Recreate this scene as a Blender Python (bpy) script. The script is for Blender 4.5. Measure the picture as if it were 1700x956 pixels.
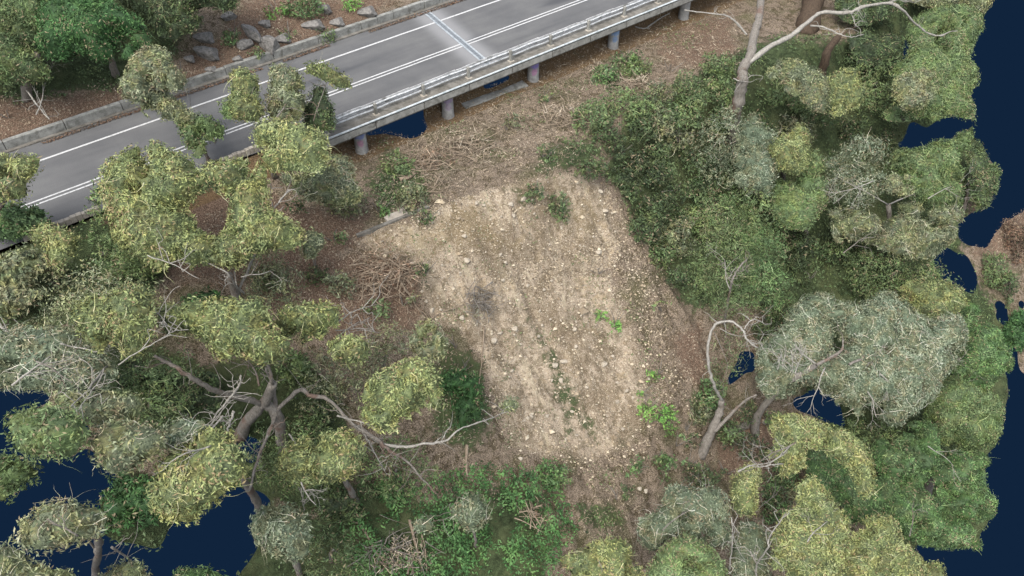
import bpy, math
import numpy as np
from mathutils import Vector
for o in list(bpy.data.objects): bpy.data.objects.remove(o)
SC = bpy.context.scene
COL = SC.collection
rng = np.random.default_rng(7)

# ------------------------------------------------------------------ camera
H = 23.0; F = 1313.0                    # height above the road; focal length in photo pixels (1700 wide)
cam = bpy.data.objects.new('camera', bpy.data.cameras.new('camera')); COL.objects.link(cam)
cam.location = (0, 0, H); cam.rotation_euler = (math.radians(45), 0, 0)
cam.data.sensor_width = 36; cam.data.lens = 36*F/1700; cam.data.clip_end = 2000; cam.data.clip_start = .5
SC.camera = cam

# ------------------------------------------------------------------ sky, sun, exposure
EXPO = 1.32
SUN_EL, SUN_AZ = math.radians(60), math.radians(205)       # high soft sun under thin cloud, from the valley side
w = bpy.data.worlds.new('World'); SC.world = w; w.use_nodes = True
nt = w.node_tree; nt.nodes.clear()
out = nt.nodes.new('ShaderNodeOutputWorld'); mixw = nt.nodes.new('ShaderNodeMixShader')
sky = nt.nodes.new('ShaderNodeTexSky'); sky.sky_type = 'NISHITA'; sky.sun_disc = False
sky.sun_elevation = SUN_EL; sky.sun_rotation = SUN_AZ; sky.dust_density = 3.0; sky.air_density = 1.0
bg = nt.nodes.new('ShaderNodeBackground'); bg.inputs[1].default_value = 0.15
hsv = nt.nodes.new('ShaderNodeHueSaturation'); hsv.inputs['Saturation'].default_value = .45
nt.links.new(sky.outputs[0], hsv.inputs['Color']); nt.links.new(hsv.outputs[0], bg.inputs[0])
bgv = nt.nodes.new('ShaderNodeBackground')                   # the dark blue emptiness below the horizon
k = 2**-EXPO
bgv.inputs[0].default_value = (.0056*k, .0176*k, .0452*k, 1); bgv.inputs[1].default_value = 1
tc = nt.nodes.new('ShaderNodeTexCoord'); sep = nt.nodes.new('ShaderNodeSeparateXYZ')
gt = nt.nodes.new('ShaderNodeMath'); gt.operation = 'GREATER_THAN'; gt.inputs[1].default_value = 0
nt.links.new(tc.outputs['Generated'], sep.inputs[0]); nt.links.new(sep.outputs['Z'], gt.inputs[0])
nt.links.new(gt.outputs[0], mixw.inputs[0]); nt.links.new(bgv.outputs[0], mixw.inputs[1]); nt.links.new(bg.outputs[0], mixw.inputs[2])
nt.links.new(mixw.outputs[0], out.inputs[0])
sl = bpy.data.lights.new('sun', 'SUN'); sl.energy = 1.35; sl.angle = math.radians(35); sl.color = (1, .96, .9)
so = bpy.data.objects.new('sun', sl); COL.objects.link(so)
sd_ = Vector((math.sin(SUN_AZ)*math.cos(SUN_EL), math.cos(SUN_AZ)*math.cos(SUN_EL), math.sin(SUN_EL)))
so.rotation_euler = sd_.to_track_quat('Z', 'Y').to_euler()
SC.view_settings.view_transform = 'Standard'; SC.view_settings.look = 'None'
SC.view_settings.exposure = EXPO; SC.view_settings.gamma = 1; SC.view_settings.use_curve_mapping = False

# ------------------------------------------------------------------ helpers: numbers
Q = .70710678
U = np.array([.787, .617]); N = np.array([.617, -.787]); P0 = np.array([-2.72, 43.5])   # along the road, downhill, a point of the centre line
def sd2xy(s, d):
    s = np.asarray(s, float); d = np.asarray(d, float)
    return P0[0]+s*U[0]+d*N[0], P0[1]+s*U[1]+d*N[1]
def xy2sd(x, y):
    rx = x-P0[0]; ry = y-P0[1]
    return rx*U[0]+ry*U[1], rx*N[0]+ry*N[1]
def W(s, d, z):
    x, y = sd2xy(s, d); return Vector((float(x), float(y), z))
def project(x, y, z):
    dep = y*Q-(z-H)*Q; up = y*Q+(z-H)*Q
    dep = np.maximum(dep, .1)
    return 850+F*x/dep, 478-F*up/dep, dep
def rayd(px, py):
    u = (px-850)/F; v = (478-py)/F
    return np.array([u, Q*(1+v), -Q*(1-v)])
def _h(ix, iy, iz, seed):
    n = (ix*374761393+iy*668265263+iz*2147483647+seed*974634777) & 0xffffffff
    n = ((n ^ (n >> 13))*1274126177) & 0xffffffff
    n = ((n ^ (n >> 16))*2246822519) & 0xffffffff
    return ((n ^ (n >> 15)) & 0xffffff)/float(0xffffff)
def vnoise(x, y, z=0., seed=0):
    x, y, z = np.broadcast_arrays(np.asarray(x, float), np.asarray(y, float), np.asarray(z, float))
    ix, iy, iz = np.floor(x).astype(np.int64), np.floor(y).astype(np.int64), np.floor(z).astype(np.int64)
    fx, fy, fz = x-ix, y-iy, z-iz
    fx = fx*fx*(3-2*fx); fy = fy*fy*(3-2*fy); fz = fz*fz*(3-2*fz)
    r = 0
    for a in (0, 1):
        for b in (0, 1):
            for c in (0, 1):
                r = r+_h(ix+a, iy+b, iz+c, seed)*(fx if a else 1-fx)*(fy if b else 1-fy)*(fz if c else 1-fz)
    return r*2-1
def fbm(x, y, z=0., seed=0, oct=4):
    r = 0; a = 1.; t = 0
    for i in range(oct):
        r = r+a*vnoise(np.asarray(x)*2**i, np.asarray(y)*2**i, np.asarray(z)*2**i, seed+i*17); t += a; a *= .5
    return r/t
def inside(px, py, poly):
    poly = np.asarray(poly, float); c = np.zeros(np.shape(px), bool)
    x1, y1 = poly[-1]
    for x2, y2 in poly:
        cond = ((y1 > py) != (y2 > py))
        if y1 != y2: c ^= cond & (px < (x2-x1)*(py-y1)/(y2-y1)+x1)
        x1, y1 = x2, y2
    return c
def edge_near(px, py, poly):
    """distance to the outline and the nearest point on it"""
    poly = np.asarray(poly, float); best = np.full(np.shape(px), 1e9); bx = np.zeros_like(best); by = np.zeros_like(best)
    a = poly[-1]
    for b in poly:
        e = b-a; L = e@e
        if L > 1e-12:
            t = np.clip(((px-a[0])*e[0]+(py-a[1])*e[1])/L, 0, 1)
            qx = a[0]+t*e[0]; qy = a[1]+t*e[1]; dd = np.hypot(px-qx, py-qy)
            m = dd < best; best = np.where(m, dd, best); bx = np.where(m, qx, bx); by = np.where(m, qy, by)
        a = b
    return best, bx, by
def smask(px, py, poly, soft=14):
    d, _, _ = edge_near(px, py, poly)
    s = np.where(inside(px, py, poly), d, -d)
    return np.clip(.5+s/(2*soft), 0, 1)

# the lie of the land: height from distance downhill of the road's centre line
DB = [-32, -20, -12, -6.2, -5.66, -5.5, 1.0, 2.0, 3.0, 4.6, 10.4, 11.0, 12.6, 14.5, 19, 24, 32, 60]
ZB = [13, 7.2, 3.2, .75, .5, -.06, -.06, -1.0, -1.75, -1.9, -2.0, -2.5, -4.6, -6.6, -10.6, -14.6, -20, -38]
DL = [-32, -20, -12, -6.2, -5.66, -5.5, 3.0, 4.5, 8, 11, 14.5, 19, 24, 32, 60]
ZL = [13, 7.2, 3.2, .75, .5, -.06, -.06, -.9, -2.1, -3.4, -6.6, -10.6, -14.6, -20, -38]
def zt(x, y, detail=True):
    s, d = xy2sd(x, y)
    wob = .55*fbm(s*.16, d*.16, seed=3, oct=2)
    off = np.where((d > 7) | (d < -8), 1., 0.)*np.clip(np.minimum(np.abs(d-7), np.abs(d+8))/3, 0, 1)
    dd = d+wob*off*1.6
    k = np.clip((s+13.5)/2.5, 0, 1); k = k*k*(3-2*k)
    z = np.interp(dd, DB, ZB)*k+np.interp(dd, DL, ZL)*(1-k)
    if detail:
        am = np.where((d > 4.3) | (d < -6), 1., np.where((d > 1.5) & (s > -12), .35, 0.))
        am = am*np.where(d > 4.3, np.clip((d-4.3)/1.5, .25, 1), 1)
        z = z+am*(.35*fbm(s*.35, d*.35, seed=9, oct=3)+.13*fbm(s*1.9, d*1.9, seed=12, oct=4)*(1+.5*(d > 10)))
        z = z+np.where((d > 10.6) & (d < 27), 1., 0.)*.5*(np.abs(fbm(s*.6+3, d*.4, seed=33, oct=4))-.25)
        # rills running straight down the bare face
        z = z-np.where((d > 10.8) & (d < 26), 1., 0.)*.5*np.clip(fbm(s*.9+.25*d*.2, d*.14, seed=31, oct=3), 0, 1)
    return z
def hit(px, py):
    """distance along the view depth to the ground"""
    r = rayd(px, py); t = np.linspace(14, 75, 150)
    g = H+r[2]*t-zt(r[0]*t, r[1]*t, False)
    i = np.argmax(g < 0)
    if g[i] >= 0: return 62.
    lo, hi = t[max(i-1, 0)], t[i]
    for _ in range(10):
        m = .5*(lo+hi)
        if H+r[2]*m-float(zt(r[0]*m, r[1]*m)) > 0: lo = m
        else: hi = m
    return .5*(lo+hi)
def P(px, py, lift=0.):
    r = rayd(px, py); t = hit(px, py)-lift
    return np.array([r[0]*t, r[1]*t, H+r[2]*t])

# ------------------------------------------------------------------ helpers: objects
def tag(o, label=None, cat=None, group=None, kind=None):
    if label: o['label'] = label
    if cat: o['category'] = cat
    if group: o['group'] = group
    if kind: o['kind'] = kind
    return o
def mesh(name, verts, faces, mats, parent=None, mi=None, smooth=False, fattr=None, vcol=None):
    me = bpy.data.meshes.new(name)
    verts = np.asarray(verts, np.float32)
    if isinstance(faces, np.ndarray):
        n, c = faces.shape
        me.vertices.add(len(verts)); me.vertices.foreach_set('co', verts.ravel())
        me.loops.add(n*c); me.loops.foreach_set('vertex_index', faces.ravel().astype(np.int32))
        me.polygons.add(n); me.polygons.foreach_set('loop_start', np.arange(0, n*c, c, dtype=np.int32))
        me.update(calc_edges=True)
    else: me.from_pydata([tuple(map(float, v)) for v in verts], [], faces)
    for m in (mats if isinstance(mats, (list, tuple)) else [mats]): me.materials.append(m)
    if mi is not None: me.polygons.foreach_set('material_index', np.asarray(mi, np.int32))
    me.polygons.foreach_set('use_smooth', np.full(len(me.polygons), smooth) if np.isscalar(smooth) else smooth)
    for k, v in (fattr or {}).items():
        a = me.attributes.new(k, 'FLOAT', 'FACE'); a.data.foreach_set('value', np.asarray(v, np.float32))
    for k, v in (vcol or {}).items():
        a = me.attributes.new(k, 'FLOAT', 'POINT'); a.data.foreach_set('value', np.asarray(v, np.float32))
    me.update()
    o = bpy.data.objects.new(name, me); COL.objects.link(o)
    if parent is not None: o.parent = parent; o.matrix_parent_inverse = parent.matrix_basis.inverted()
    return o
def empty(name, loc, label, cat, group=None):
    o = bpy.data.objects.new(name, None); COL.objects.link(o); o.location = loc; o.empty_display_size = .3
    return tag(o, label, cat, group)
class MB:
    def __init__(s): s.v = []; s.f = []
    def add(s, v, f):
        n = len(s.v); s.v += [tuple(map(float, p)) for p in v]; s.f += [tuple(i+n for i in q) for q in f]
    def box_sd(s, s0, s1, d0, d1, z0, z1, n=1, top=None):
        """a bar along the road, cut into n lengths"""
        for i in range(n):
            a = s0+(s1-s0)*i/n; b = s0+(s1-s0)*(i+1)/n
            c = [W(a, d0, z0), W(b, d0, z0), W(b, d1, z0), W(a, d1, z0), W(a, d0, z1), W(b, d0, z1), W(b, d1, z1), W(a, d1, z1)]
            s.add(c, [(0, 3, 2, 1), (4, 5, 6, 7), (0, 1, 5, 4), (1, 2, 6, 5), (2, 3, 7, 6), (3, 0, 4, 7)])
    def tube(s, pts, rad, seg=8, cap=True):
        pts = [Vector(tuple(map(float, p))) for p in pts]; n = len(pts)
        rad = [rad]*n if np.isscalar(rad) else rad
        t0 = (pts[1]-pts[0]).normalized(); up = Vector((0, 0, 1)) if abs(t0.z) < .9 else Vector((1, 0, 0))
        a = t0.cross(up).normalized(); vs = []
        for i, p in enumerate(pts):
            t = (pts[min(i+1, n-1)]-pts[max(i-1, 0)]).normalized()
            a = (a-t*a.dot(t)).normalized(); b = t.cross(a)
            for k in range(seg):
                q = 2*math.pi*k/seg; vs.append(p+(a*math.cos(q)+b*math.sin(q))*rad[i])
        fs = [(i*seg+k, i*seg+(k+1) % seg, (i+1)*seg+(k+1) % seg, (i+1)*seg+k) for i in range(n-1) for k in range(seg)]
        if cap: fs += [tuple(range(seg))[::-1], tuple((n-1)*seg+k for k in range(seg))]
        s.add(vs, fs)
    def build(s, name, mat, parent=None, smooth=False, bevel=0):
        o = mesh(name, s.v, s.f, mat, parent, smooth=smooth)
        if bevel:
            b = o.modifiers.new('bevel', 'BEVEL'); b.width = bevel; b.segments = 2; b.limit_method = 'ANGLE'
        return o

# ------------------------------------------------------------------ materials
def lin(c): return tuple(((v/255)/12.92 if v/255 <= .04045 else ((v/255+.055)/1.055)**2.4) for v in c)
K = .60     # photo colour to surface colour (what this light gives back)
def C(r, g, b, k=1.): return tuple(v*K*k for v in lin((r, g, b)))+(1,)
def newmat(name, rough=.9, spec=.2):
    m = bpy.data.materials.new(name); m.use_nodes = True; t = m.node_tree
    b = t.nodes['Principled BSDF']; b.inputs['Roughness'].default_value = rough
    b.inputs['Specular IOR Level'].default_value = spec
    return m, t, b
def node(t, typ, **kw):
    n = t.nodes.new(typ)
    for k, v in kw.items(): setattr(n, k, v)
    return n
def noise(t, scale, detail=5, rough=.6, coord=None, dist=0, sc=None):
    n = node(t, 'ShaderNodeTexNoise'); n.inputs['Scale'].default_value = scale; n.inputs['Detail'].default_value = detail
    n.inputs['Roughness'].default_value = rough; n.inputs['Distortion'].default_value = dist
    if coord is not None: t.links.new(coord, n.inputs['Vector'])
    return n.outputs['Fac']
def ramp(t, fac, stops, interp='LINEAR'):
    r = node(t, 'ShaderNodeValToRGB'); e = r.color_ramp.elements; r.color_ramp.interpolation = interp
    while len(e) < len(stops): e.new(.5)
    for x, (p, c) in zip(e, stops): x.position = p; x.color = c if len(c) == 4 else tuple(c)+(1,)
    t.links.new(fac, r.inputs[0]); return r.outputs[0]
def mixc(t, fac, a, b, mode='MIX'):
    m = node(t, 'ShaderNodeMix', data_type='RGBA', blend_type=mode)
    for i, v in ((0, fac), (6, a), (7, b)):
        if hasattr(v, 'links'): t.links.new(v, m.inputs[i])
        else: m.inputs[i].default_value = v
    return m.outputs[2]
def mth(t, op, a, b=0., clamp=False):
    m = node(t, 'ShaderNodeMath', operation=op, use_clamp=clamp)
    for i, v in enumerate((a, b)):
        if hasattr(v, 'links'): t.links.new(v, m.inputs[i])
        else: m.inputs[i].default_value = v
    return m.outputs[0]
def ss(t, v, lo, hi):
    m = node(t, 'ShaderNodeMapRange', interpolation_type='SMOOTHSTEP'); m.inputs[1].default_value = lo; m.inputs[2].default_value = hi
    t.links.new(v, m.inputs[0]); return m.outputs[0]
def attr(t, name): return node(t, 'ShaderNodeAttribute', attribute_name=name).outputs['Fac']
def bump(t, b, h, strength=.5, dist=.03):
    n = node(t, 'ShaderNodeBump'); n.inputs['Strength'].default_value = strength; n.inputs['Distance'].default_value = dist
    t.links.new(h, n.inputs['Height']); t.links.new(n.outputs[0], b.inputs['Normal'])
def pos(t): return node(t, 'ShaderNodeNewGeometry').outputs['Position']
def mapped(t, scale=(1, 1, 1), rot=(0, 0, 0)):
    m = node(t, 'ShaderNodeMapping'); m.inputs['Scale'].default_value = scale; m.inputs['Rotation'].default_value = rot
    t.links.new(pos(t), m.inputs[0]); return m.outputs[0]

def foliage(name, stops, accent, acc_amt=.5, clump=.9, seed=0., rough=.75, second=None, sat=.84, val=1.2, warm=C(150, 130, 98), deep=C(62, 88, 52)):
    """leaf and twig colours: one value per leaf through a ramp, larger patches of accent colours"""
    m, t, b = newmat(name, rough, .25)
    p = mapped(t, (1, 1, 1)); tint = attr(t, 'tint')
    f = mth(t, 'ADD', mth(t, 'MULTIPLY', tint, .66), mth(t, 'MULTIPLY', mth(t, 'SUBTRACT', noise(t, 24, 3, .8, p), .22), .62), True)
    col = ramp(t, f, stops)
    sh = noise(t, clump*1.3, 4, .7, p, .6)
    fac = mth(t, 'MULTIPLY', ss(t, sh, .46, .56), min(1, acc_amt*1.3))
    col = mixc(t, fac, col, mixc(t, .8, col, accent, 'SOFT_LIGHT'))
    m2 = node(t, 'ShaderNodeMapping'); m2.inputs['Location'].default_value = (13, 7, 5); t.links.new(p, m2.inputs[0])
    s2 = noise(t, clump*1.7, 4, .7, m2.outputs[0], .6)
    col = mixc(t, mth(t, 'MULTIPLY', ss(t, s2, .48, .58), .85), col, mixc(t, .8, col, second or (.62, .46, .36, 1), 'SOFT_LIGHT'))
    alt = attr(t, 'leaf_kind')
    col = mixc(t, mth(t, 'MULTIPLY', mth(t, 'GREATER_THAN', alt, 1.84), .8), col, warm)
    col = mixc(t, mth(t, 'MULTIPLY', mth(t, 'MULTIPLY', mth(t, 'GREATER_THAN', alt, .9), mth(t, 'LESS_THAN', alt, 1.22)), .55), col, deep)
    hs = node(t, 'ShaderNodeHueSaturation'); hs.inputs['Saturation'].default_value = sat; hs.inputs['Value'].default_value = val
    t.links.new(col, hs.inputs['Color']); t.links.new(hs.outputs[0], b.inputs['Base Color'])
    return m
G = {}
G['yellow'] = foliage('olive_yellow_foliage', [(0, C(38, 44, 32)), (.3, C(92, 106, 66)), (.52, C(136, 152, 88)), (.75, C(174, 188, 112)), (1, C(204, 204, 160))], (.6, .56, .36, 1), .6, sat=.84, val=1.0, warm=C(176, 146, 100), deep=C(74, 104, 56))
G['olive'] = foliage('grey_olive_foliage', [(0, C(42, 50, 38)), (.3, C(88, 98, 72)), (.55, C(128, 138, 102)), (.8, C(164, 172, 132)), (1, C(196, 190, 172))], (.6, .62, .32, 1), .6)
G['silver'] = foliage('silver_green_foliage', [(0, C(50, 60, 46)), (.3, C(88, 104, 78)), (.55, C(126, 142, 112)), (.8, C(166, 178, 148)), (1, C(208, 204, 190))], (.6, .52, .42, 1), .45)
G['green'] = foliage('bright_green_foliage', [(0, C(32, 46, 28)), (.35, C(66, 92, 52)), (.6, C(96, 128, 74)), (.85, C(130, 162, 98)), (1, C(166, 188, 128))], (.5, .72, .3, 1), .5)
G['mid'] = foliage('mid_green_foliage', [(0, C(40, 52, 32)), (.3, C(78, 98, 58)), (.6, C(106, 132, 78)), (.85, C(136, 158, 98)), (1, C(168, 180, 130))], (.56, .62, .3, 1), .5)
G['dark'] = foliage('dark_green_foliage', [(0, C(26, 32, 22)), (.3, C(52, 66, 42)), (.55, C(80, 102, 60)), (.8, C(110, 138, 82)), (1, C(150, 164, 116))], (.5, .52, .3, 1), .5)
G['lush'] = foliage('lush_green_foliage', [(0, C(22, 42, 20)), (.35, C(44, 80, 36)), (.6, C(64, 110, 50)), (.85, C(96, 144, 72)), (1, C(136, 168, 104))], (.4, .6, .3, 1), .4)
G['lime'] = foliage('lime_green_foliage', [(0, C(48, 74, 26)), (.4, C(92, 142, 44)), (.7, C(128, 178, 60)), (1, C(174, 212, 100))], (.5, .8, .3, 1), .4)
G['rust'] = foliage('dead_brown_foliage', [(0, C(50, 42, 34)), (.35, C(92, 76, 60)), (.6, C(126, 106, 84)), (.85, C(158, 138, 114)), (1, C(192, 178, 158))], (.7, .5, .36, 1), .5)
G['straw'] = foliage('dead_straw_foliage', [(0, C(66, 58, 48)), (.35, C(118, 104, 84)), (.6, C(156, 140, 116)), (.85, C(190, 174, 146)), (1, C(216, 202, 178))], (.6, .55, .46, 1), .4, second=(.54, .5, .46, 1))

G['grit'] = foliage('slip_grit', [(0, C(84, 74, 62)), (.35, C(132, 118, 98)), (.6, C(172, 158, 134)), (.85, C(206, 194, 170)), (1, C(232, 224, 208))], (.54, .5, .45, 1), .4, second=(.5, .48, .46, 1), sat=.98, val=1.22)
def bark(name, dark, light, red=None):
    m, t, b = newmat(name, .85, .2)
    p = mapped(t, (5, 5, 1.5)); n = noise(t, 2.2, 6, .7, p, 1.); col = ramp(t, n, [(.28, dark), (.5, tuple((dark[i]+light[i])/2 for i in range(3))), (.72, light)])
    if red: col = mixc(t, mth(t, 'MULTIPLY', ss(t, noise(t, .9, 3, .6, pos(t)), .54, .66), .7), col, red)
    t.links.new(col, b.inputs['Base Color']); bump(t, b, n, .6, .03); return m
M_bark = bark('gum_bark', C(92, 84, 76), C(164, 158, 148), C(120, 94, 80))
M_pale = bark('pale_gum_bark', C(122, 116, 106), C(200, 196, 186))
M_dkbark = bark('dark_rough_bark', C(52, 42, 34), C(108, 92, 76))
M_dead = bark('dead_wood', C(120, 102, 84), C(188, 172, 150))

def ground_material():
    m, t, b = newmat('hillside_ground', .95, .1)
    p = pos(t)
    big = noise(t, .45, 4, .6, p); mid = noise(t, 2.6, 5, .65, p, .4); fine = noise(t, 19, 4, .75, p); fin2 = noise(t, 42, 2, .8, p)
    vo = node(t, 'ShaderNodeTexVoronoi'); vo.inputs['Scale'].default_value = 9; t.links.new(p, vo.inputs['Vector'])
    vsep = node(t, 'ShaderNodeSeparateColor'); t.links.new(vo.outputs['Color'], vsep.inputs[0])
    grain = mth(t, 'ADD', mth(t, 'MULTIPLY', fine, .62), mth(t, 'MULTIPLY', fin2, .38))
    # leaf litter: grey brown, speckled pale
    lit = ramp(t, grain, [(.36, C(58, 50, 42)), (.44, C(104, 92, 78)), (.5, C(146, 130, 112)), (.56, C(186, 168, 148)), (.64, C(224, 210, 190))])
    lit = mixc(t, mth(t, 'MULTIPLY', ss(t, mid, .48, .6), .8), lit, mixc(t, ss(t, grain, .45, .56), C(60, 52, 38), C(120, 108, 80)))
    lit = mixc(t, mth(t, 'MULTIPLY', ss(t, big, .5, .62), .5), lit, mixc(t, ss(t, grain, .45, .56), C(70, 72, 44), C(122, 124, 84)))
    lit = mixc(t, mth(t, 'MULTIPLY', ss(t, grain, .54, .64), .7), lit, C(196, 178, 154))
    # red litter
    red = ramp(t, grain, [(.36, C(60, 48, 40)), (.46, C(110, 90, 76)), (.54, C(152, 128, 108)), (.64, C(198, 176, 154))])
    # bare sandy conglomerate of the slip
    sand = ramp(t, grain, [(.36, C(108, 92, 76)), (.43, C(166, 147, 124)), (.49, C(202, 183, 158)), (.56, C(228, 212, 188)), (.65, C(250, 242, 226))])
    sand = mixc(t, mth(t, 'MULTIPLY', ss(t, mid, .46, .62), .7), sand, mixc(t, ss(t, grain, .42, .58), C(86, 74, 56), C(160, 144, 120)))
    sand = mixc(t, mth(t, 'MULTIPLY', ss(t, noise(t, 1.1, 5, .7, mapped(t, (1, 1, 1.6)), .9), .54, .64), .55), sand, C(122, 110, 86))
    rot_ = node(t, 'ShaderNodeMapping'); rot_.inputs['Rotation'].default_value = (0, 0, -math.atan2(N[1], N[0])); t.links.new(p, rot_.inputs[0])
    st_ = node(t, 'ShaderNodeMapping'); st_.inputs['Scale'].default_value = (.28, 1.5, .3); t.links.new(rot_.outputs[0], st_.inputs[0])
    stn = noise(t, 1.2, 5, .7, st_.outputs[0], .7)
    sand = mixc(t, mth(t, 'MULTIPLY', ss(t, stn, .52, .62), .5), sand, mixc(t, ss(t, grain, .44, .58), C(92, 80, 64), C(158, 142, 118)))
    sand = mixc(t, mth(t, 'MULTIPLY', mth(t, 'SUBTRACT', 1., ss(t, stn, .38, .46)), .45), sand, C(222, 208, 176))
    sand = mixc(t, mth(t, 'MULTIPLY', ss(t, noise(t, .8, 4, .7, mapped(t, (1.3, 1, 1)), .5), .56, .66), .5), sand, C(208, 186, 150))
    sand = mixc(t, mth(t, 'MULTIPLY', ss(t, big, .46, .62), .6), sand, mixc(t, ss(t, grain, .44, .58), C(104, 90, 70), C(166, 148, 122)))
    sand = mixc(t, mth(t, 'MULTIPLY', ss(t, mth(t, 'ADD', attr(t, 'yellow_earth'), mth(t, 'MULTIPLY', mth(t, 'SUBTRACT', mid, .5), 1.5)), .3, .9), .22), sand, mixc(t, ss(t, grain, .42, .58), C(150, 128, 84), C(214, 192, 142)))
    peb = mth(t, 'MULTIPLY', ss(t, vsep.outputs[0], .80, .84), mth(t, 'SUBTRACT', 1., ss(t, vo.outputs['Distance'], .22, .34)))
    sand = mixc(t, mth(t, 'MULTIPLY', peb, .8), sand, C(216, 206, 184))
    # green cover
    gr = ramp(t, mth(t, 'ADD', mth(t, 'MULTIPLY', grain, .6), mth(t, 'MULTIPLY', mid, .4)), [(.34, C(34, 40, 28)), (.46, C(64, 74, 50)), (.56, C(92, 106, 72)), (.68, C(132, 142, 106))])
    gr = mixc(t, mth(t, 'MULTIPLY', ss(t, big, .45, .6), .6), gr, C(104, 110, 76))
    # ochre earth under the bridge
    och = ramp(t, grain, [(.36, C(78, 62, 46)), (.48, C(120, 98, 72)), (.58, C(152, 128, 98))])
    nz = mth(t, 'MULTIPLY', mth(t, 'SUBTRACT', mth(t, 'ADD', mth(t, 'MULTIPLY', mid, .6), mth(t, 'MULTIPLY', fine, .4)), .5), 1.7)
    def m_(a): return ss(t, mth(t, 'ADD', attr(t, a), nz), .36, .64)
    col = mixc(t, m_('red'), lit, red); col = mixc(t, m_('ochre'), col, och)
    col = mixc(t, m_('slip'), col, sand); col = mixc(t, m_('green'), col, gr)
    t.links.new(col, b.inputs['Base Color'])
    bump(t, b, mth(t, 'ADD', mth(t, 'MULTIPLY', mid, .6), grain), 1., .11)
    return m
M_ground = ground_material()

def concrete(name, a, b_, stain=.6):
    m, t, b = newmat(name, .9, .15); p = pos(t)
    n = noise(t, 2.2, 6, .7, p); f = noise(t, 30, 3, .7, p)
    col = ramp(t, mth(t, 'ADD', mth(t, 'MULTIPLY', n, .7), mth(t, 'MULTIPLY', f, .3)), [(.35, a), (.62, b_)])
    col = mixc(t, mth(t, 'MULTIPLY', ss(t, noise(t, 1.1, 5, .75, p, .8), .52, .66), stain), col, C(84, 82, 72))
    t.links.new(col, b.inputs['Base Color']); bump(t, b, n, .3, .02); return m
M_conc = concrete('weathered_concrete', C(132, 130, 122), C(186, 184, 176))
M_kerb = concrete('stained_kerb_concrete', C(108, 108, 102), C(176, 176, 170), .6)
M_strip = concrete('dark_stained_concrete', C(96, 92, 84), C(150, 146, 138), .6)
M_patch = concrete('pale_concrete', C(160, 150, 136), C(206, 198, 184), .3)
def steel(name, a, b_):
    m, t, b = newmat(name, .5, .5); p = pos(t)
    col = ramp(t, noise(t, 5, 6, .75, p), [(.38, a), (.56, b_)]); t.links.new(col, b.inputs['Base Color'])
    b.inputs['Metallic'].default_value = .15; return m
M_steel = steel('galvanised_steel', C(176, 180, 180), C(236, 238, 238))
M_pipe = steel('pale_steel_pipe', C(176, 188, 190), C(228, 234, 234))
M_joint = steel('steel_joint_plate', C(150, 158, 162), C(196, 202, 204))

def asphalt():
    m, t, b = newmat('asphalt', .92, .2)
    p = pos(t); ang = math.atan2(U[1], U[0])
    al = mapped(t, (.12, 1.6, 1), (0, 0, 0))
    rot = node(t, 'ShaderNodeMapping'); rot.inputs['Rotation'].default_value = (0, 0, -ang); t.links.new(p, rot.inputs[0])
    st = node(t, 'ShaderNodeMapping'); st.inputs['Scale'].default_value = (.12, 1.3, 1); t.links.new(rot.outputs[0], st.inputs[0])
    tr = noise(t, 1., 4, .6, st.outputs[0]); big = noise(t, .35, 4, .6, p); gr = noise(t, 34, 3, .8, p)
    col = ramp(t, mth(t, 'ADD', mth(t, 'MULTIPLY', tr, .4), mth(t, 'MULTIPLY', big, .6)), [(.3, C(96, 97, 98)), (.5, C(110, 110, 110)), (.7, C(124, 124, 122))])
    col = mixc(t, .55, col, ramp(t, gr, [(.3, (.25, .25, .25, 1)), (.5, (.5, .5, .5, 1)), (.72, (.78, .78, .78, 1))]), 'OVERLAY')
    col = mixc(t, mth(t, 'MULTIPLY', ss(t, attr(t, 'pale'), .1, .9), .5), col, C(176, 176, 176))
    col = mixc(t, mth(t, 'MULTIPLY', ss(t, mth(t, 'ADD', attr(t, 'stain'), mth(t, 'MULTIPLY', mth(t, 'SUBTRACT', tr, .5), 1.2)), .3, .8), .6), col, C(74, 76, 80))
    t.links.new(col, b.inputs['Base Color']); bump(t, b, gr, .4, .01); return m
M_asph = asphalt()
def paint():
    m, t, b = newmat('white_road_paint', .7, .3); p = pos(t)
    col = ramp(t, noise(t, 9, 6, .85, p), [(.36, C(136, 136, 134)), (.46, C(206, 206, 203)), (.56, C(228, 228, 226))]); t.links.new(col, b.inputs['Base Color']); return m
M_paint = paint()
def stone(name, a, b_):
    m, t, b = newmat(name, .85, .2); tc_ = node(t, 'ShaderNodeTexCoord').outputs['Object']
    n = noise(t, 4, 6, .7, tc_); col = ramp(t, n, [(.34, a), (.64, b_)]); t.links.new(col, b.inputs['Base Color']); bump(t, b, n, .5, .03); return m
M_stone = stone('pale_stone', C(160, 146, 124), C(216, 206, 188))
M_rock = stone('grey_rock', C(88, 86, 82), C(158, 154, 148))
M_tan = stone('tan_gravel', C(132, 112, 84), C(206, 190, 162))

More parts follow.
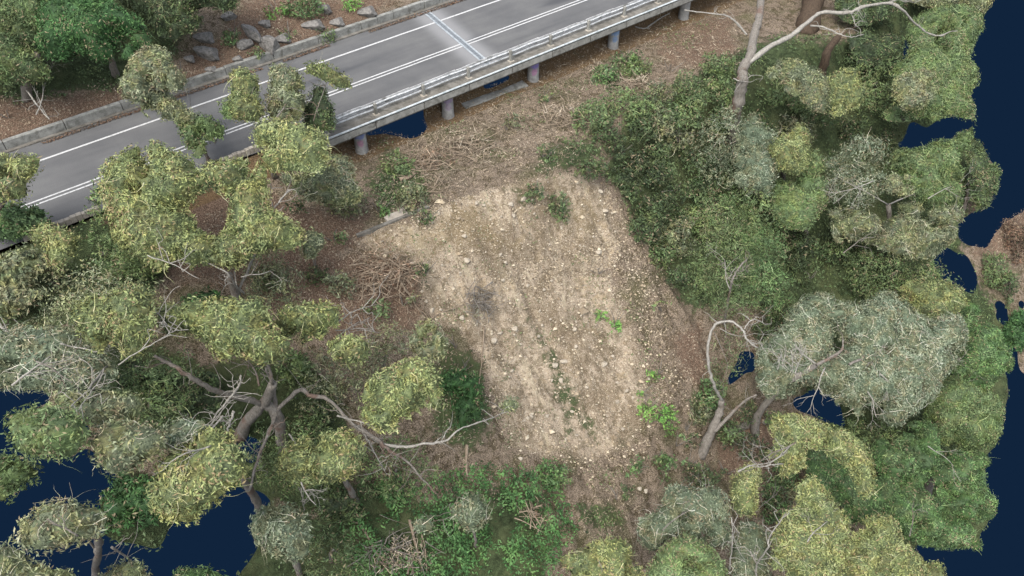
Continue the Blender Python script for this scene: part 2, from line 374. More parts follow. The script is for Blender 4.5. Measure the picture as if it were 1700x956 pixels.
# ------------------------------------------------------------------ outlines read off the photograph (photo pixels)
SLIP = [(592, 402), (640, 374), (735, 338), (800, 322), (880, 300), (960, 288), (1015, 312), (1042, 345), (1062, 400), (1078, 460), (1090, 560), (1128, 600), (1140, 680), (1098, 700), (1072, 760), (1040, 790), (960, 790), (900, 765), (848, 740), (822, 690), (803, 600), (760, 545), (722, 535), (697, 480), (690, 435), (640, 425)]
VOIDS = [
 [(-400, 648), (0, 648), (75, 650), (86, 662), (60, 672), (32, 690), (22, 722), (40, 758), (95, 757), (118, 768), (150, 742), (160, 770), (198, 790), (160, 825), (170, 900), (265, 918), (292, 866), (320, 876), (362, 822), (400, 814), (430, 816), (447, 834), (424, 862), (430, 890), (412, 925), (390, 956), (380, 1300), (-400, 1300)],
 [(383, 734), (400, 725), (437, 735), (430, 752), (413, 775), (409, 765)],
 [(120, 690), (140, 700), (158, 718), (150, 716)],
 [(180, 655), (183, 643), (190, 655)],
 [(600, 222), (640, 200), (655, 190), (690, 170), (700, 176), (702, 200), (708, 212), (698, 224), (680, 225), (655, 220), (636, 216)],
 [(765, 158), (790, 147), (842, 118), (846, 132), (815, 142), (790, 148)],
 [(1900, -200), (1648, -60), (1648, 0), (1636, 22), (1609, 110), (1607, 140), (1622, 190), (1616, 235), (1640, 262), (1660, 282), (1656, 305), (1640, 345), (1592, 365), (1590, 400), (1636, 410), (1668, 365), (1700, 345), (1900, 250)],
 [(1570, 412), (1610, 430), (1622, 470), (1614, 484), (1580, 474), (1560, 458), (1548, 430)],
 [(1652, 500), (1668, 506), (1674, 528), (1668, 540), (1655, 525)],
 [(1690, 500), (1700, 500), (1700, 520)],
 [(1674, 545), (1690, 590), (1690, 620), (1900, 700), (1900, 1400), (1540, 1300), (1560, 956), (1515, 910), (1560, 908), (1632, 914), (1628, 888), (1642, 872), (1650, 838), (1636, 806), (1638, 760), (1660, 735), (1662, 715), (1678, 645), (1655, 582), (1662, 560)],
 [(1474, 97), (1506, 66), (1506, 98), (1494, 96), (1486, 100)],
 [(1487, 243), (1500, 235), (1512, 206), (1540, 212), (1575, 195), (1612, 192), (1612, 210), (1600, 222), (1560, 240), (1520, 250), (1500, 244)],
 [(1205, 640), (1228, 598), (1228, 588), (1251, 586), (1251, 622), (1246, 610), (1222, 628)],
 [(1308, 670), (1350, 648), (1370, 650), (1392, 672), (1402, 712), (1368, 694), (1330, 680)],
]
SLIPCORE = [(588, 408), (640, 372), (735, 342), (800, 326), (880, 304), (960, 292), (995, 315), (1018, 350), (1026, 420), (1010, 500), (1025, 580), (1055, 640), (1058, 690), (1020, 720), (985, 742), (950, 750), (905, 745), (862, 730), (832, 680), (815, 600), (770, 545), (722, 535), (697, 480), (690, 435), (640, 420)]
GREENS = [
 [(130, 840), (200, 780), (310, 800), (310, 900), (260, 960), (150, 940)], [(390, 860), (500, 830), (560, 900), (560, 1060), (330, 1060)],
 [(560, 830), (640, 800), (700, 835), (770, 820), (850, 800), (905, 815), (900, 870), (915, 960), (890, 1100), (500, 1100), (500, 900)],
 [(-300, 520), (120, 540), (260, 570), (330, 600), (500, 600), (560, 640), (600, 760), (560, 860), (380, 820), (250, 720), (150, 660), (-300, 660)],
 [(-300, 330), (70, 350), (150, 400), (260, 470), (240, 520), (100, 540), (-300, 560)],
 [(-300, -200), (330, -200), (300, 30), (290, 110), (180, 150), (100, 160), (-300, 200)],
 [(1120, 150), (1190, 100), (1290, 60), (1400, 60), (1600, -60), (1700, 0), (1620, 280), (1600, 420), (1680, 560), (1680, 900), (1500, 950), (1400, 800), (1260, 500), (1150, 520), (1060, 400), (1000, 270), (1040, 200)],
 [(725, 560), (805, 600), (815, 700), (780, 760), (720, 720)],
 [(1140, 650), (1190, 640), (1200, 700), (1150, 700)],
 [(985, 120), (1040, 90), (1070, 120), (1010, 160)], [(905, 240), (960, 230), (1010, 240), (960, 290), (890, 290)],
 [(600, 300), (650, 250), (700, 280), (710, 320), (640, 350)],
 [(90, 380), (160, 360), (300, 430), (240, 500), (100, 480)],
 [(960, 840), (1010, 830), (1040, 870), (980, 890)],
]
REDS = [
 [(270, 300), (410, 300), (540, 350), (620, 350), (600, 395), (560, 420), (700, 440), (690, 540), (560, 560), (450, 520), (420, 470), (260, 470)],
 [(-300, 130), (100, 160), (300, 110), (360, 60), (420, 0), (640, -60), (720, -60), (540, 90), (300, 190), (100, 250), (-300, 330)],
 [(1200, 690), (1290, 690), (1290, 780), (1180, 800)],
 [(1600, 290), (1800, 290), (1800, 420), (1620, 430)],
 [(1060, 40), (1220, 20), (1230, 130), (1110, 110)],
 [(1110, 560), (1170, 540), (1180, 650), (1130, 620)],
]
OCHRE = [[(570, 235), (700, 170), (900, 95), (1100, 20), (1250, -40), (1250, 0), (1160, 32), (900, 128), (780, 176), (700, 222), (640, 240), (590, 265)]]

# ------------------------------------------------------------------ the ground
def build_ground():
    st = .15
    S = np.arange(-44, 50, st); D = np.arange(-31, 44, st)
    s, d = np.meshgrid(S, D, indexing='ij'); x, y = sd2xy(s, d); z = zt(x, y)
    px, py, dep = project(x, y, z)
    ok = (px > -330) & (px < 1980) & (py > -190) & (py < 1150) & (y*Q-(z-H)*Q > 8)
    void = np.zeros_like(ok)
    # ragged edges on the holes
    jx = px+5*fbm(s*1.1, d*1.1, seed=50, oct=3); jy = py+5*fbm(s*1.1, d*1.1, seed=60, oct=3)
    for v in VOIDS:
        m = inside(jx, jy, v)
        if v[0] in ((600, 222), (765, 158)): m &= (d > 1.0)
        else: m &= (d > 4.5) | (d < -6)
        void |= m
    good = ok & ~void
    q = good[:-1, :-1] & good[1:, :-1] & good[1:, 1:] & good[:-1, 1:]
    idx = np.arange(s.size).reshape(s.shape)
    f = np.stack([idx[:-1, :-1][q], idx[1:, :-1][q], idx[1:, 1:][q], idx[:-1, 1:][q]], 1)
    V = np.stack([x, y, z], -1); fp = np.pad(q, 1); cnt = fp[:-1, :-1].astype(int)+fp[1:, :-1]+fp[:-1, 1:]+fp[1:, 1:]
    rim = (cnt > 0) & (cnt < 4)
    for _ in range(8):
        acc = np.zeros_like(V); n_ = np.zeros(rim.shape)
        for ax_, sh_ in ((0, 1), (0, -1), (1, 1), (1, -1)):
            rr_ = np.roll(rim, sh_, ax_); acc += np.roll(V, sh_, ax_)*rr_[..., None]; n_ += rr_
        m_ = rim & (n_ >= 2) & (n_ < 4); V[m_] = .5*V[m_]+.5*acc[m_]/n_[m_][:, None]
    x, y, z = V[..., 0], V[..., 1], V[..., 2]
    used = np.zeros(s.size, bool); used[f.ravel()] = True
    remap = np.cumsum(used)-1; f = remap[f]
    fl = lambda a: a.ravel()[used]
    px, py = fl(px), fl(py)
    jit = 9*fbm(fl(s)*.5, fl(d)*.5, seed=71, oct=3); jit2 = 60*fbm(fl(s)*.4, fl(d)*.4, seed=75, oct=5)
    def mask(polys, soft=16):
        r = np.zeros(len(px))
        for p in polys: r = np.maximum(r, smask(px+jit, py+jit, p, soft))
        return r
    slip = np.minimum(mask([SLIP], 12), smask(px+jit2, py+jit2*.6, SLIPCORE, 34)*.85+.24); green = mask(GREENS, 26)*.92; red = mask(REDS, 30)*.9
    dd = fl(d); yel = mask([[(600, 400), (740, 335), (800, 330), (850, 400), (760, 420), (700, 440)], [(930, 320), (1000, 330), (980, 400), (930, 380)]], 40); och = .62*np.maximum(mask(OCHRE, 12), ((dd > .5) & (dd < 4.0)).astype(float))
    # scattered weedy patches on the slip
    green = np.maximum(green*(1-slip), slip*.62*np.clip(fbm(fl(s)*.45, dd*.3, seed=90, oct=3)*1.6, 0, 1))
    v = np.stack([fl(x), fl(y), fl(z)], 1)
    # orientation: s x d points down -> flip
    f = f[:, ::-1].copy()
    o = mesh('ground', v, f, M_ground, smooth=True, vcol={'slip': slip, 'green': green, 'red': red, 'ochre': och, 'yellow_earth': yel})
    return tag(o, kind='structure')
build_ground()

# ------------------------------------------------------------------ the road
def build_road():
    S = np.arange(-32, 46.01, .25); D = np.array([-5.05, -4.6, -4.2, -3.4, -2.6, -1.8, -1, -.2, .6, 1.4, 2.2, 2.6, 3.0])
    s, d = np.meshgrid(S, D, indexing='ij')
    dm = np.where(d >= 2.99, np.interp(s, [-32, -16, -12, -10.5, 50], [2.3, 2.4, 2.8, 3.0, 3.0]), d)
    x, y = sd2xy(s, dm); z = np.zeros_like(x)
    i = np.arange(s.size).reshape(s.shape)
    f = np.stack([i[:-1, :-1], i[:-1, 1:], i[1:, 1:], i[1:, :-1]], -1).reshape(-1, 4)
    pale = np.exp(-((s-(.41-.116*(d+4.7)))/1.1)**2)
    stain = np.zeros_like(s)
    for cs, cd, rs, rd in ((8.6, -.9, 2.2, .35), (.9, -.35, 1.2, .3), (-20.5, -.5, 3.2, .35), (12, 1.8, 3, .5), (8.2, -1.3, 1.2, .5), (-3, 1.9, 4, .2), (-9, -1.9, 5, .25), (4, 1.2, 5, .25), (17, -1.8, 4, .3)): stain = np.maximum(stain, np.exp(-((s-cs)/rs)**2-((d-cd)/rd)**2))
    o = mesh('road', np.stack([x.ravel(), y.ravel(), z.ravel()], 1), f, M_asph, vcol={'pale': pale.ravel(), 'stain': stain.ravel()})
    tag(o, kind='structure')
    def line(d, w, s0=-32, s1=46, z=.005):
        m = []
        S = np.arange(s0, s1+.01, .5); e = .012*fbm(S*1.3, d, seed=5, oct=3)
        v = []
        for a, k in zip(S, e): v += [W(a, d-w/2+k, z), W(a, d+w/2+k*1.3, z)]
        f = [(2*i, 2*i+1, 2*i+3, 2*i+2) for i in range(len(S)-1)]
        return v, f
    mb = MB()
    mb.add(*line(-3.42, .13)); tag(mb.build('edge_line', M_paint), kind='structure')
    mb = MB()
    mb.add(*line(-.22, .10)); mb.add(*line(.06, .10)); tag(mb.build('centre_lines', M_paint), kind='structure')
build_road()

# expansion joint plate across the deck, butted over the asphalt
j = empty('expansion_joint', W(0, -1, .01), 'grey steel expansion joint crossing the road at an angle', 'expansion joint')
def strip(a, b, w, z0, z1):
    a = Vector(a); b = Vector(b); t = (b-a).normalized(); n = Vector((-t.y, t.x, 0))*w/2
    v = [a-n, b-n, b+n, a+n]; v = [Vector((q.x, q.y, z0)) for q in v]+[Vector((q.x, q.y, z1)) for q in v]
    return v, [(0, 3, 2, 1), (4, 5, 6, 7), (0, 1, 5, 4), (1, 2, 6, 5), (2, 3, 7, 6), (3, 0, 4, 7)]
for off, wd, mt, nm, zz in ((-.17, .12, M_joint, 'side_plate', .016), (.17, .12, M_joint, 'side_plate', .016), (0, .2, steel('dark_joint_seal', C(104, 110, 114), C(140, 146, 150)), 'rubber_seal', .011)):
    mb = MB(); mb.add(*strip(W(.44+off, -4.8, 0), W(-.42+off, 2.95, 0), wd, .003, zz)); mb.build(nm, mt, j)

# dry leaves and soil lying in the gutter
def chips(name, x, y, z, size, mat, tint, nrm=None, flat=.5, aspect=.45, seed=1):
    r = np.random.default_rng(seed); n = len(x)
    c = np.stack([x, y, z], 1)
    nn = r.normal(0, flat, (n, 3)); nn += (np.array([0, 0, 1.]) if nrm is None else nrm); nn /= np.linalg.norm(nn, axis=1)[:, None]
    a = np.cross(nn, r.normal(size=(n, 3))); a /= np.linalg.norm(a, axis=1)[:, None]; b = np.cross(nn, a)
    sz = size[:, None]
    v = np.stack([c-a*sz, c-b*sz*aspect, c+a*sz, c+b*sz*aspect], 1).reshape(-1, 3)
    f = np.arange(4*n).reshape(-1, 4)
    return mesh(name, v, f, mat, fattr={'tint': tint})
r = np.random.default_rng(3); n = 9000
s = r.uniform(-31, 30, n); d = -4.72-np.abs(r.normal(0, .16, n)); keep = fbm(s*.5, 0, seed=8) > -.35; s, d = s[keep], np.maximum(d[keep], -5.1)
x, y = sd2xy(s, d)
tag(chips('gutter_litter', x, y, .02+r.uniform(0, .05, len(x)), r.uniform(.03, .07, len(x)), G['rust'], r.uniform(0, .7, len(x)), seed=4), 'brown dry leaf litter lying in the gutter along the kerb', 'leaf litter', kind='stuff')

# ------------------------------------------------------------------ low kerb wall uphill of the road
wall = empty('kerb_wall', W(-10, -5.3, 0), 'long low stained concrete kerb wall along the uphill side of the road', 'kerb wall')
mb = MB(); rr = np.random.default_rng(11)
sv = -33.
while sv < 44:
    L = 1.15 if sv > -6 else 2.9
    e = rr.uniform(-.02, .02)
    mb.box_sd(sv, sv+L-.03, -5.58+e, -5.3+e, -.2, .5+rr.uniform(-.02, .02)); sv += L
mb.build('wall_panels', M_kerb, wall, bevel=.02)
mb = MB(); mb.box_sd(-33, 44, -5.29, -5.06, -.2, .06, 20); mb.build('gutter', M_strip, wall)

# ------------------------------------------------------------------ half bridge carrying the outer lane
br = empty('bridge', W(5, 3, -.3), 'concrete half bridge under the outer lane with round graffitied piers', 'bridge')
mb = MB(); mb.box_sd(-11.6, 46, .9, 3.66, -.42, -.02, 1); mb.build('deck_slab', M_conc, br)
mb = MB()
for i in range(20):
    s0 = -11.6+i*3; mb.box_sd(s0, s0+2.985, 3.02, 3.9, .0, .17)
    mb.box_sd(s0, s0+2.985, 3.68, 3.9, -.36, -.004)
mb.build('edge_beam', M_strip, br, bevel=.015)
mb = MB()
for i in range(20): mb.box_sd(-11.6+i*3+.02, -11.6+i*3+2.96, 3.903, 3.955, -.27, .08)
mb.build('fascia_panels', M_conc, br, bevel=.01)
pg = [[(60, 100, 190), (190, 90, 150)], [(150, 120, 170), (160, 130, 165)], [(110, 80, 200), (200, 80, 170)], [(60, 140, 210), (60, 140, 210)], None, None]
def pier_mat(cols, nm):
    m, t, b = newmat(nm, .85, .2); p = pos(t)
    n = noise(t, 2, 5, .7, p); col = ramp(t, n, [(.35, C(140, 138, 134)), (.65, C(190, 190, 186))])
    if cols:
        a = attr(t, 'spray_upper'); c = attr(t, 'spray_lower')
        nzz = mth(t, 'MULTIPLY', mth(t, 'SUBTRACT', noise(t, 7, 3, .6, p, 1.5), .5), 1.6)
        col = mixc(t, mth(t, 'MULTIPLY', ss(t, mth(t, 'ADD', a, nzz), .45, .6), .5), col, C(*cols[0]))
        col = mixc(t, mth(t, 'MULTIPLY', ss(t, mth(t, 'ADD', c, nzz), .45, .6), .4), col, C(*cols[1]))
    t.links.new(col, b.inputs['Base Color']); return m
for i, (ps, pd) in enumerate(((-9.3, 3.22), (-3.68, 3.22), (2.55, 3.22), (9.1, 3.22), (15.6, 3.22), (21.8, 3.22))):
    cx, cy = sd2xy(ps, pd); zb = float(zt(cx, cy, False))-.5; seg = 28; v = []; f = []; up = []; lo = []
    zs = np.linspace(zb, -.5, 14)
    for kz, z in enumerate(zs):
        R = .34+.05*np.clip((zb+.7-z)/.7, 0, 1)
        for q in range(seg):
            a = 2*math.pi*q/seg; v.append((cx+R*math.cos(a), cy+R*math.sin(a), z))
            face = max(0, math.cos(a+math.pi/2-.15)); h = (z-zs[0]-.5)/(-.5-zs[0]-.5)
            up.append(face*math.exp(-((h-.85)/.16)**2)*1.2); lo.append(face*math.exp(-((h-.5)/.17)**2)*math.exp(-((a-4.9)/.7)**2)*1.2)
    f = [(i_*seg+k_, i_*seg+(k_+1) % seg, (i_+1)*seg+(k_+1) % seg, (i_+1)*seg+k_) for i_ in range(13) for k_ in range(seg)]
    o = mesh('pier', v, f, pier_mat(pg[i], 'pier_concrete_%d' % i), br, smooth=True, vcol={'spray_upper': up, 'spray_lower': lo})
    if i in (0, 2): o['label'] = 'pier with purple and blue spray paint' if i == 2 else 'pier with blue and pink spray paint'
    if i == 3: o['label'] = 'pier with blue spray paint below the deck'
mb = MB(); mb.tube([W(s, 3.93, .2) for s in np.arange(-11.6, 46.1, 1.5)], .055, 10)
mb.build('edge_pipe', M_pipe, br, smooth=True)

# guard rail on the bridge edge: posts, two rails
M_beam = concrete('dirty_white_beam', C(150, 150, 148), C(238, 238, 236), .7)
gr = empty('guard_rail', W(0, 3.4, .17), 'pale steel guard rail on posts along the downhill bridge edge', 'guard rail')
for h, dd_, rw in ((.68, 3.30, .05), (.40, 3.28, .05)):
    mb = MB()
    pts = [W(s, dd_+.015*math.sin(s*2.1)+(s < -10.8)*(-.5), h+.012*math.sin(s*3.3+h)) for s in np.arange(-11.4, 46, .5)]
    mb.tube(pts, rw, 8); mb.build('rail', M_steel, gr, smooth=True)
for i in range(19):
    a0 = -11.25+i*2.98; mb = MB(); k_ = rng.uniform(-.02, .02)
    for j_ in range(4): mb.box_sd(a0+j_*.745, a0+j_*.745+.742, 3.2+k_+.012*(j_ % 2), 3.235+k_+.012*(j_ % 2), .5, .80+.012*(j_ % 3))
    mb.build('beam', M_beam, gr)
for s0 in [-11.2]+[-8.27+2.98*i for i in range(18)]:
    mb = MB(); mb.box_sd(s0-.07, s0+.07, 3.36, 3.52, .17, .82); o = mb.build('post', M_conc, gr, bevel=.015)
    mb = MB(); mb.box_sd(s0-.16, s0+.16, 3.28, 3.6, .171, .2); mb.build('base_plate', M_patch, o)
    mb = MB(); mb.box_sd(s0-.05, s0+.05, 3.33, 3.356, .3, .78); mb.build('rail_bracket', steel('dark_bracket', C(60, 62, 62), C(110, 112, 112)) if s0 == -11.2 else bpy.data.materials['dark_bracket'], o)
# the old barrier left of the bridge
for a, b_, lbl in ((-25.5, -22.2, 'low pale broken concrete barrier at the far left end of the road'), (-16.4, -13.6, 'low pale concrete barrier end showing above the ring-like crown')):
    mb = MB(); S = np.linspace(a, b_, 14)
    for i in range(13):
        w0 = .16+.012*math.sin(i*2.3)
        mb.box_sd(S[i], S[i+1]-.002, 2.36-w0*.7, 2.36+w0*.7, -.05, .3+.02*math.sin(i*1.7+a))
    tag(mb.build('broken_barrier', M_patch, bevel=.03), lbl, 'barrier')

# ledge of concrete below the bridge, slab on the crest
def slab(name, p0, p1, w, h, mat, label, cat, lift=.05):
    a = Vector(P(*p0)); b = Vector(P(*p1)); n = 3; mb = MB(); t = (b-a).normalized(); sdv = Vector((N[0], N[1], -.1)).normalized()
    vs = []
    for i in range(n+1):
        c = a.lerp(b, i/n); ww = w*(1+.25*math.sin(i*2.7)); 
        for dx, dz in ((-ww/2, -h), (ww/2, -h), (ww/2, lift), (-ww/2, lift)): vs.append(c+sdv*dx+Vector((0, 0, dz)))
    fs = [(4*i+k, 4*i+(k+1) % 4, 4*i+4+(k+1) % 4, 4*i+4+k) for i in range(n) for k in range(4)]+[(3, 2, 1, 0), (4*n, 4*n+1, 4*n+2, 4*n+3)]
    mb.add(vs, fs); return tag(mb.build(name, mat, bevel=.02), label, cat)
slab('concrete_ledge', (770, 178), (872, 140), .5, .6, M_kerb, 'narrow grey concrete ledge on the ground under the bridge edge', 'ledge', .12)
slab('concrete_slab', (642, 368), (674, 352), .5, .35, M_patch, 'flat pale concrete slab fragment on the crest of the slip', 'slab', .12)
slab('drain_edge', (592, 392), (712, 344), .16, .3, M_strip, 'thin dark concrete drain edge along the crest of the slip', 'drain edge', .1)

# ------------------------------------------------------------------ foliage machinery
VIEWN = np.array([0., -.52, .854])      # crowns are flattened layers, leaning a little to the open valley side
def leaf_cards(c, nrm, r, length, width, spread, tilt=.7):
    n = len(c)
    nn = nrm+r.normal(0, tilt, (n, 3)); nn /= np.linalg.norm(nn, axis=1)[:, None]+1e-9
    a = np.cross(nn, r.normal(size=(n, 3))); a /= np.linalg.norm(a, axis=1)[:, None]+1e-9; b = np.cross(nn, a)
    L = (length*np.exp(r.normal(-.08, .32, n)))[:, None]; Wd = (width*r.uniform(.7, 1.3, n))[:, None]
    c = c+nrm*(r.uniform(-.3, 1, n)*spread)[:, None]
    v = np.stack([c-a*L, c-b*Wd+nn*.0, c+a*L, c+b*Wd], 1).reshape(-1, 3)
    return v, np.arange(4*n).reshape(-1, 4)
def crown_mesh(name, poly, lift, mat, parent, thick=1.0, seed=0, dens=430, leaf=.08, lw=.025, twigs=1.0, hole=None, lump=.5, fringe=.10, twig_tint=.97, tint_mu=.5, at=None, spread=.22, loose=False, ragged=.8):
    r = np.random.default_rng(seed+100)
    poly = np.asarray(poly, float); cpx = poly.mean(0)
    O = P(cpx[0], cpx[1], lift) if at is None else at
    n = VIEWN/np.linalg.norm(VIEWN); ax = np.array([1., 0, 0]); ay = np.cross(n, ax)
    def onplane(q):
        out_ = []
        for a in q:
            rr_ = rayd(*a); t = (n@(O-np.array([0, 0, H])))/(n@rr_); w_ = np.array([0, 0, H])+rr_*t-O
            out_.append((w_@ax, w_@ay))
        return np.array(out_)
    def rough(q):
        pts = []
        for i in range(len(q)):
            a, b = q[i], q[(i+1) % len(q)]; k = max(1, int(np.linalg.norm(b-a)/.16))
            for j_ in range(k): pts.append(a+(b-a)*j_/k)
        pts = np.array(pts); 
        # soften corners then fray
        for _ in range(2): pts = .5*pts+.25*(np.roll(pts, 1, 0)+np.roll(pts, -1, 0))
        return pts+fringe*np.stack([fbm(pts[:, 0]*2.2, pts[:, 1]*2.2, seed=seed+1, oct=3), fbm(pts[:, 0]*2.2, pts[:, 1]*2.2, seed=seed+2, oct=3)], 1)*1.6
    A = onplane(poly); A = rough(A.mean(0)+(A-A.mean(0))*.955); Hh = rough(onplane(np.asarray(hole, float))) if hole else None
    g = .2; x0, y0 = A.min(0)-g; x1, y1 = A.max(0)+g
    X, Y = np.meshgrid(np.arange(x0, x1+g, g), np.arange(y0, y1+g, g), indexing='ij')
    ins = inside(X, Y, A); dist, bx, by = edge_near(X, Y, A)
    if Hh is not None:
        hi = inside(X, Y, Hh); d2, bx2, by2 = edge_near(X, Y, Hh); ins &= ~hi
        m = d2 < dist; dist = np.where(m, d2, dist); bx = np.where(m, bx2, bx); by = np.where(m, by2, by)
    notch = np.clip(fbm(X*1.05, Y*1.05, seed=seed+21, oct=4)-.02, 0, 1)*2.1*ragged
    gapn = fbm(X*.9+40, Y*.9, seed=seed+23, oct=4) > 1-.68*min(1, ragged)
    ins &= (dist > notch) & ~gapn; dist = np.where(notch > .01, np.clip(dist-notch, .02, None), dist); snap = notch < .01
    q = ins[:-1, :-1] | ins[1:, :-1] | ins[1:, 1:] | ins[:-1, 1:]
    near = (~ins & (edge_near(X, Y, A)[0] < 1.6*g)) | (dist < .45*g) & snap; dist = np.where(ins, dist, 0)
    X = np.where(near, bx, X); Y = np.where(near, by, Y); dist = np.where(near, 0, dist)
    reach = min(1.3, max(.4, dist.max()))
    k = np.clip(dist/reach, 0, 1); dome = np.sqrt(np.clip(1-(1-k)**2, 0, 1))
    lumps = np.zeros_like(X)      # rounded clumps
    nl = int((x1-x0)*(y1-y0)/.8)+3
    for i in range(nl):
        cx_, cy_, R = r.uniform(x0, x1), r.uniform(y0, y1), r.uniform(.35, .95)*(1.+.7*min(1, (x1-x0)*(y1-y0)/60)*r.uniform(0, 1))
        lumps = np.maximum(lumps, np.sqrt(np.clip(R*R-(X-cx_)**2-(Y-cy_)**2, 0, None)))
    top = thick*.42*dome+lump*.8*lumps*dome+.22*fbm(X*2.5, Y*2.5, seed=seed+5, oct=3)*dome
    bot = -(thick*.5*dome+.25*np.abs(fbm(X*1.2, Y*1.2, seed=seed+7, oct=3))*dome)
    idx = np.arange(X.size).reshape(X.shape); M = X.size
    F4 = np.stack([idx[:-1, :-1][q], idx[1:, :-1][q], idx[1:, 1:][q], idx[:-1, 1:][q]], 1)
    B4 = F4[:, ::-1]+M
    def lift3(h): return O+X.ravel()[:, None]*ax+Y.ravel()[:, None]*ay+h.ravel()[:, None]*n
    V = np.concatenate([lift3(top), lift3(bot)]); Fc = np.concatenate([F4, B4])
    used = np.zeros(2*M, bool); used[Fc.ravel()] = True; rm = np.cumsum(used)-1; V2 = V[used]; Fc2 = rm[Fc]
    # leaves on the surface
    def samp(Fs, count):
        q_ = V[Fs]; area = .5*(np.linalg.norm(np.cross(q_[:, 1]-q_[:, 0], q_[:, 2]-q_[:, 0]), axis=1)+np.linalg.norm(np.cross(q_[:, 2]-q_[:, 0], q_[:, 3]-q_[:, 0]), axis=1))
        tot = area.sum(); nn_ = int(tot*count); 
        if nn_ < 1: return np.zeros((0, 3)), np.zeros((0, 3)), 0
        w_ = area*np.ones(len(area)); ii = r.choice(len(Fs), nn_, p=w_/w_.sum())
        u, v_ = r.uniform(0, 1, nn_)[:, None], r.uniform(0, 1, nn_)[:, None]; k_ = q_[ii]
        p_ = (k_[:, 0]*(1-u)+k_[:, 1]*u)*(1-v_)+(k_[:, 3]*(1-u)+k_[:, 2]*u)*v_
        nr = np.cross(k_[:, 2]-k_[:, 0], k_[:, 3]-k_[:, 1]); nr /= np.linalg.norm(nr, axis=1)[:, None]+1e-9
        return p_, nr, tot
    pt, nt_, tot = samp(F4, dens); pb, nb, _ = samp(B4, dens*.3)
    pc = np.concatenate([pt, pb]); nc = np.concatenate([nt_, nb])
    # clumpy: drop leaves in some gaps so that darker inside shows
    gap = fbm(pc[:, 0]*2.0, pc[:, 1]*2.0, pc[:, 2]*2.0, seed=seed+9, oct=3); keep = r.uniform(-.7, .35, len(pc)) < gap+.2
    pc, nc, gp = pc[keep], nc[keep], gap[keep]
    lv, lf = leaf_cards(pc, nc, r, leaf, lw, spread, .55)
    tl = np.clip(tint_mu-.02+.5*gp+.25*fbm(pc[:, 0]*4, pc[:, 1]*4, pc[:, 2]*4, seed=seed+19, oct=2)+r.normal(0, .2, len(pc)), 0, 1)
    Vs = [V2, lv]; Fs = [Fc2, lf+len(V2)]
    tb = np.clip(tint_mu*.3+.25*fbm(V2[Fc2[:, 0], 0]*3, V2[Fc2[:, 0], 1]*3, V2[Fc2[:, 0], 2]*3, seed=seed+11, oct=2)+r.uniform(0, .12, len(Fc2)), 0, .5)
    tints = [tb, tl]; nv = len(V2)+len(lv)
    # bare twigs poking through: thin strips following the surface
    nt2 = int(tot*2.2*twigs)
    if nt2 > 0:
        p_, nr, _ = samp(F4, nt2/tot); K_ = 6; m_ = len(p_)
        dirn = np.cross(nr, r.normal(size=(m_, 3))); dirn /= np.linalg.norm(dirn, axis=1)[:, None]
        L = r.uniform(.06, .2, m_)[:, None]; wd = r.uniform(.006, .016, m_)[:, None]; c = p_+nr*r.uniform(.04, .26, m_)[:, None]; P_ = []
        for j_ in range(K_):
            sd = np.cross(nr, dirn); P_.append(np.stack([c-sd*wd*(1-j_/K_), c+sd*wd*(1-j_/K_)], 1))
            c = c+dirn*L+nr*r.normal(0, .02, (m_, 1)); dirn = dirn+r.normal(0, .28, (m_, 3)); dirn -= nr*(dirn*nr).sum(1)[:, None]*.8; dirn /= np.linalg.norm(dirn, axis=1)[:, None]
        tv = np.stack(P_, 1).reshape(-1, 3); base = (np.arange(m_)*2*K_)[:, None, None]; j2 = (np.arange(K_-1)*2)[None, :, None]
        tf = (base+j2+np.array([0, 1, 3, 2])[None, None, :]).reshape(-1, 4)
        Vs.append(tv); Fs.append(tf+nv); tints.append(np.full(len(tf), 1.2*twig_tint)+r.normal(0, .1, len(tf)))
    if loose: Fs[0] = Fs[0][:0]; tints[0] = tints[0][:0]; Fc2 = Fc2[:0]
    V_ = np.concatenate(Vs); F_ = np.concatenate(Fs); T_ = np.concatenate(tints)
    org = np.array(parent.location) if parent is not None else np.zeros(3)
    sm = np.zeros(len(F_), bool); sm[:len(Fc2)] = True
    nb_ = len(Fc2); kd = np.zeros(len(F_)); nlv = len(lf); kd[nb_:nb_+nlv] = np.clip(1.5+.42*fbm(pc[:, 0]*1.3, pc[:, 1]*1.3, pc[:, 2]*1.3, seed=seed+33, oct=3)+r.normal(0, .2, nlv), 1, 2)
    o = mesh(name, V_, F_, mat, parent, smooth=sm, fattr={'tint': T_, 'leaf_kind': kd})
    return o

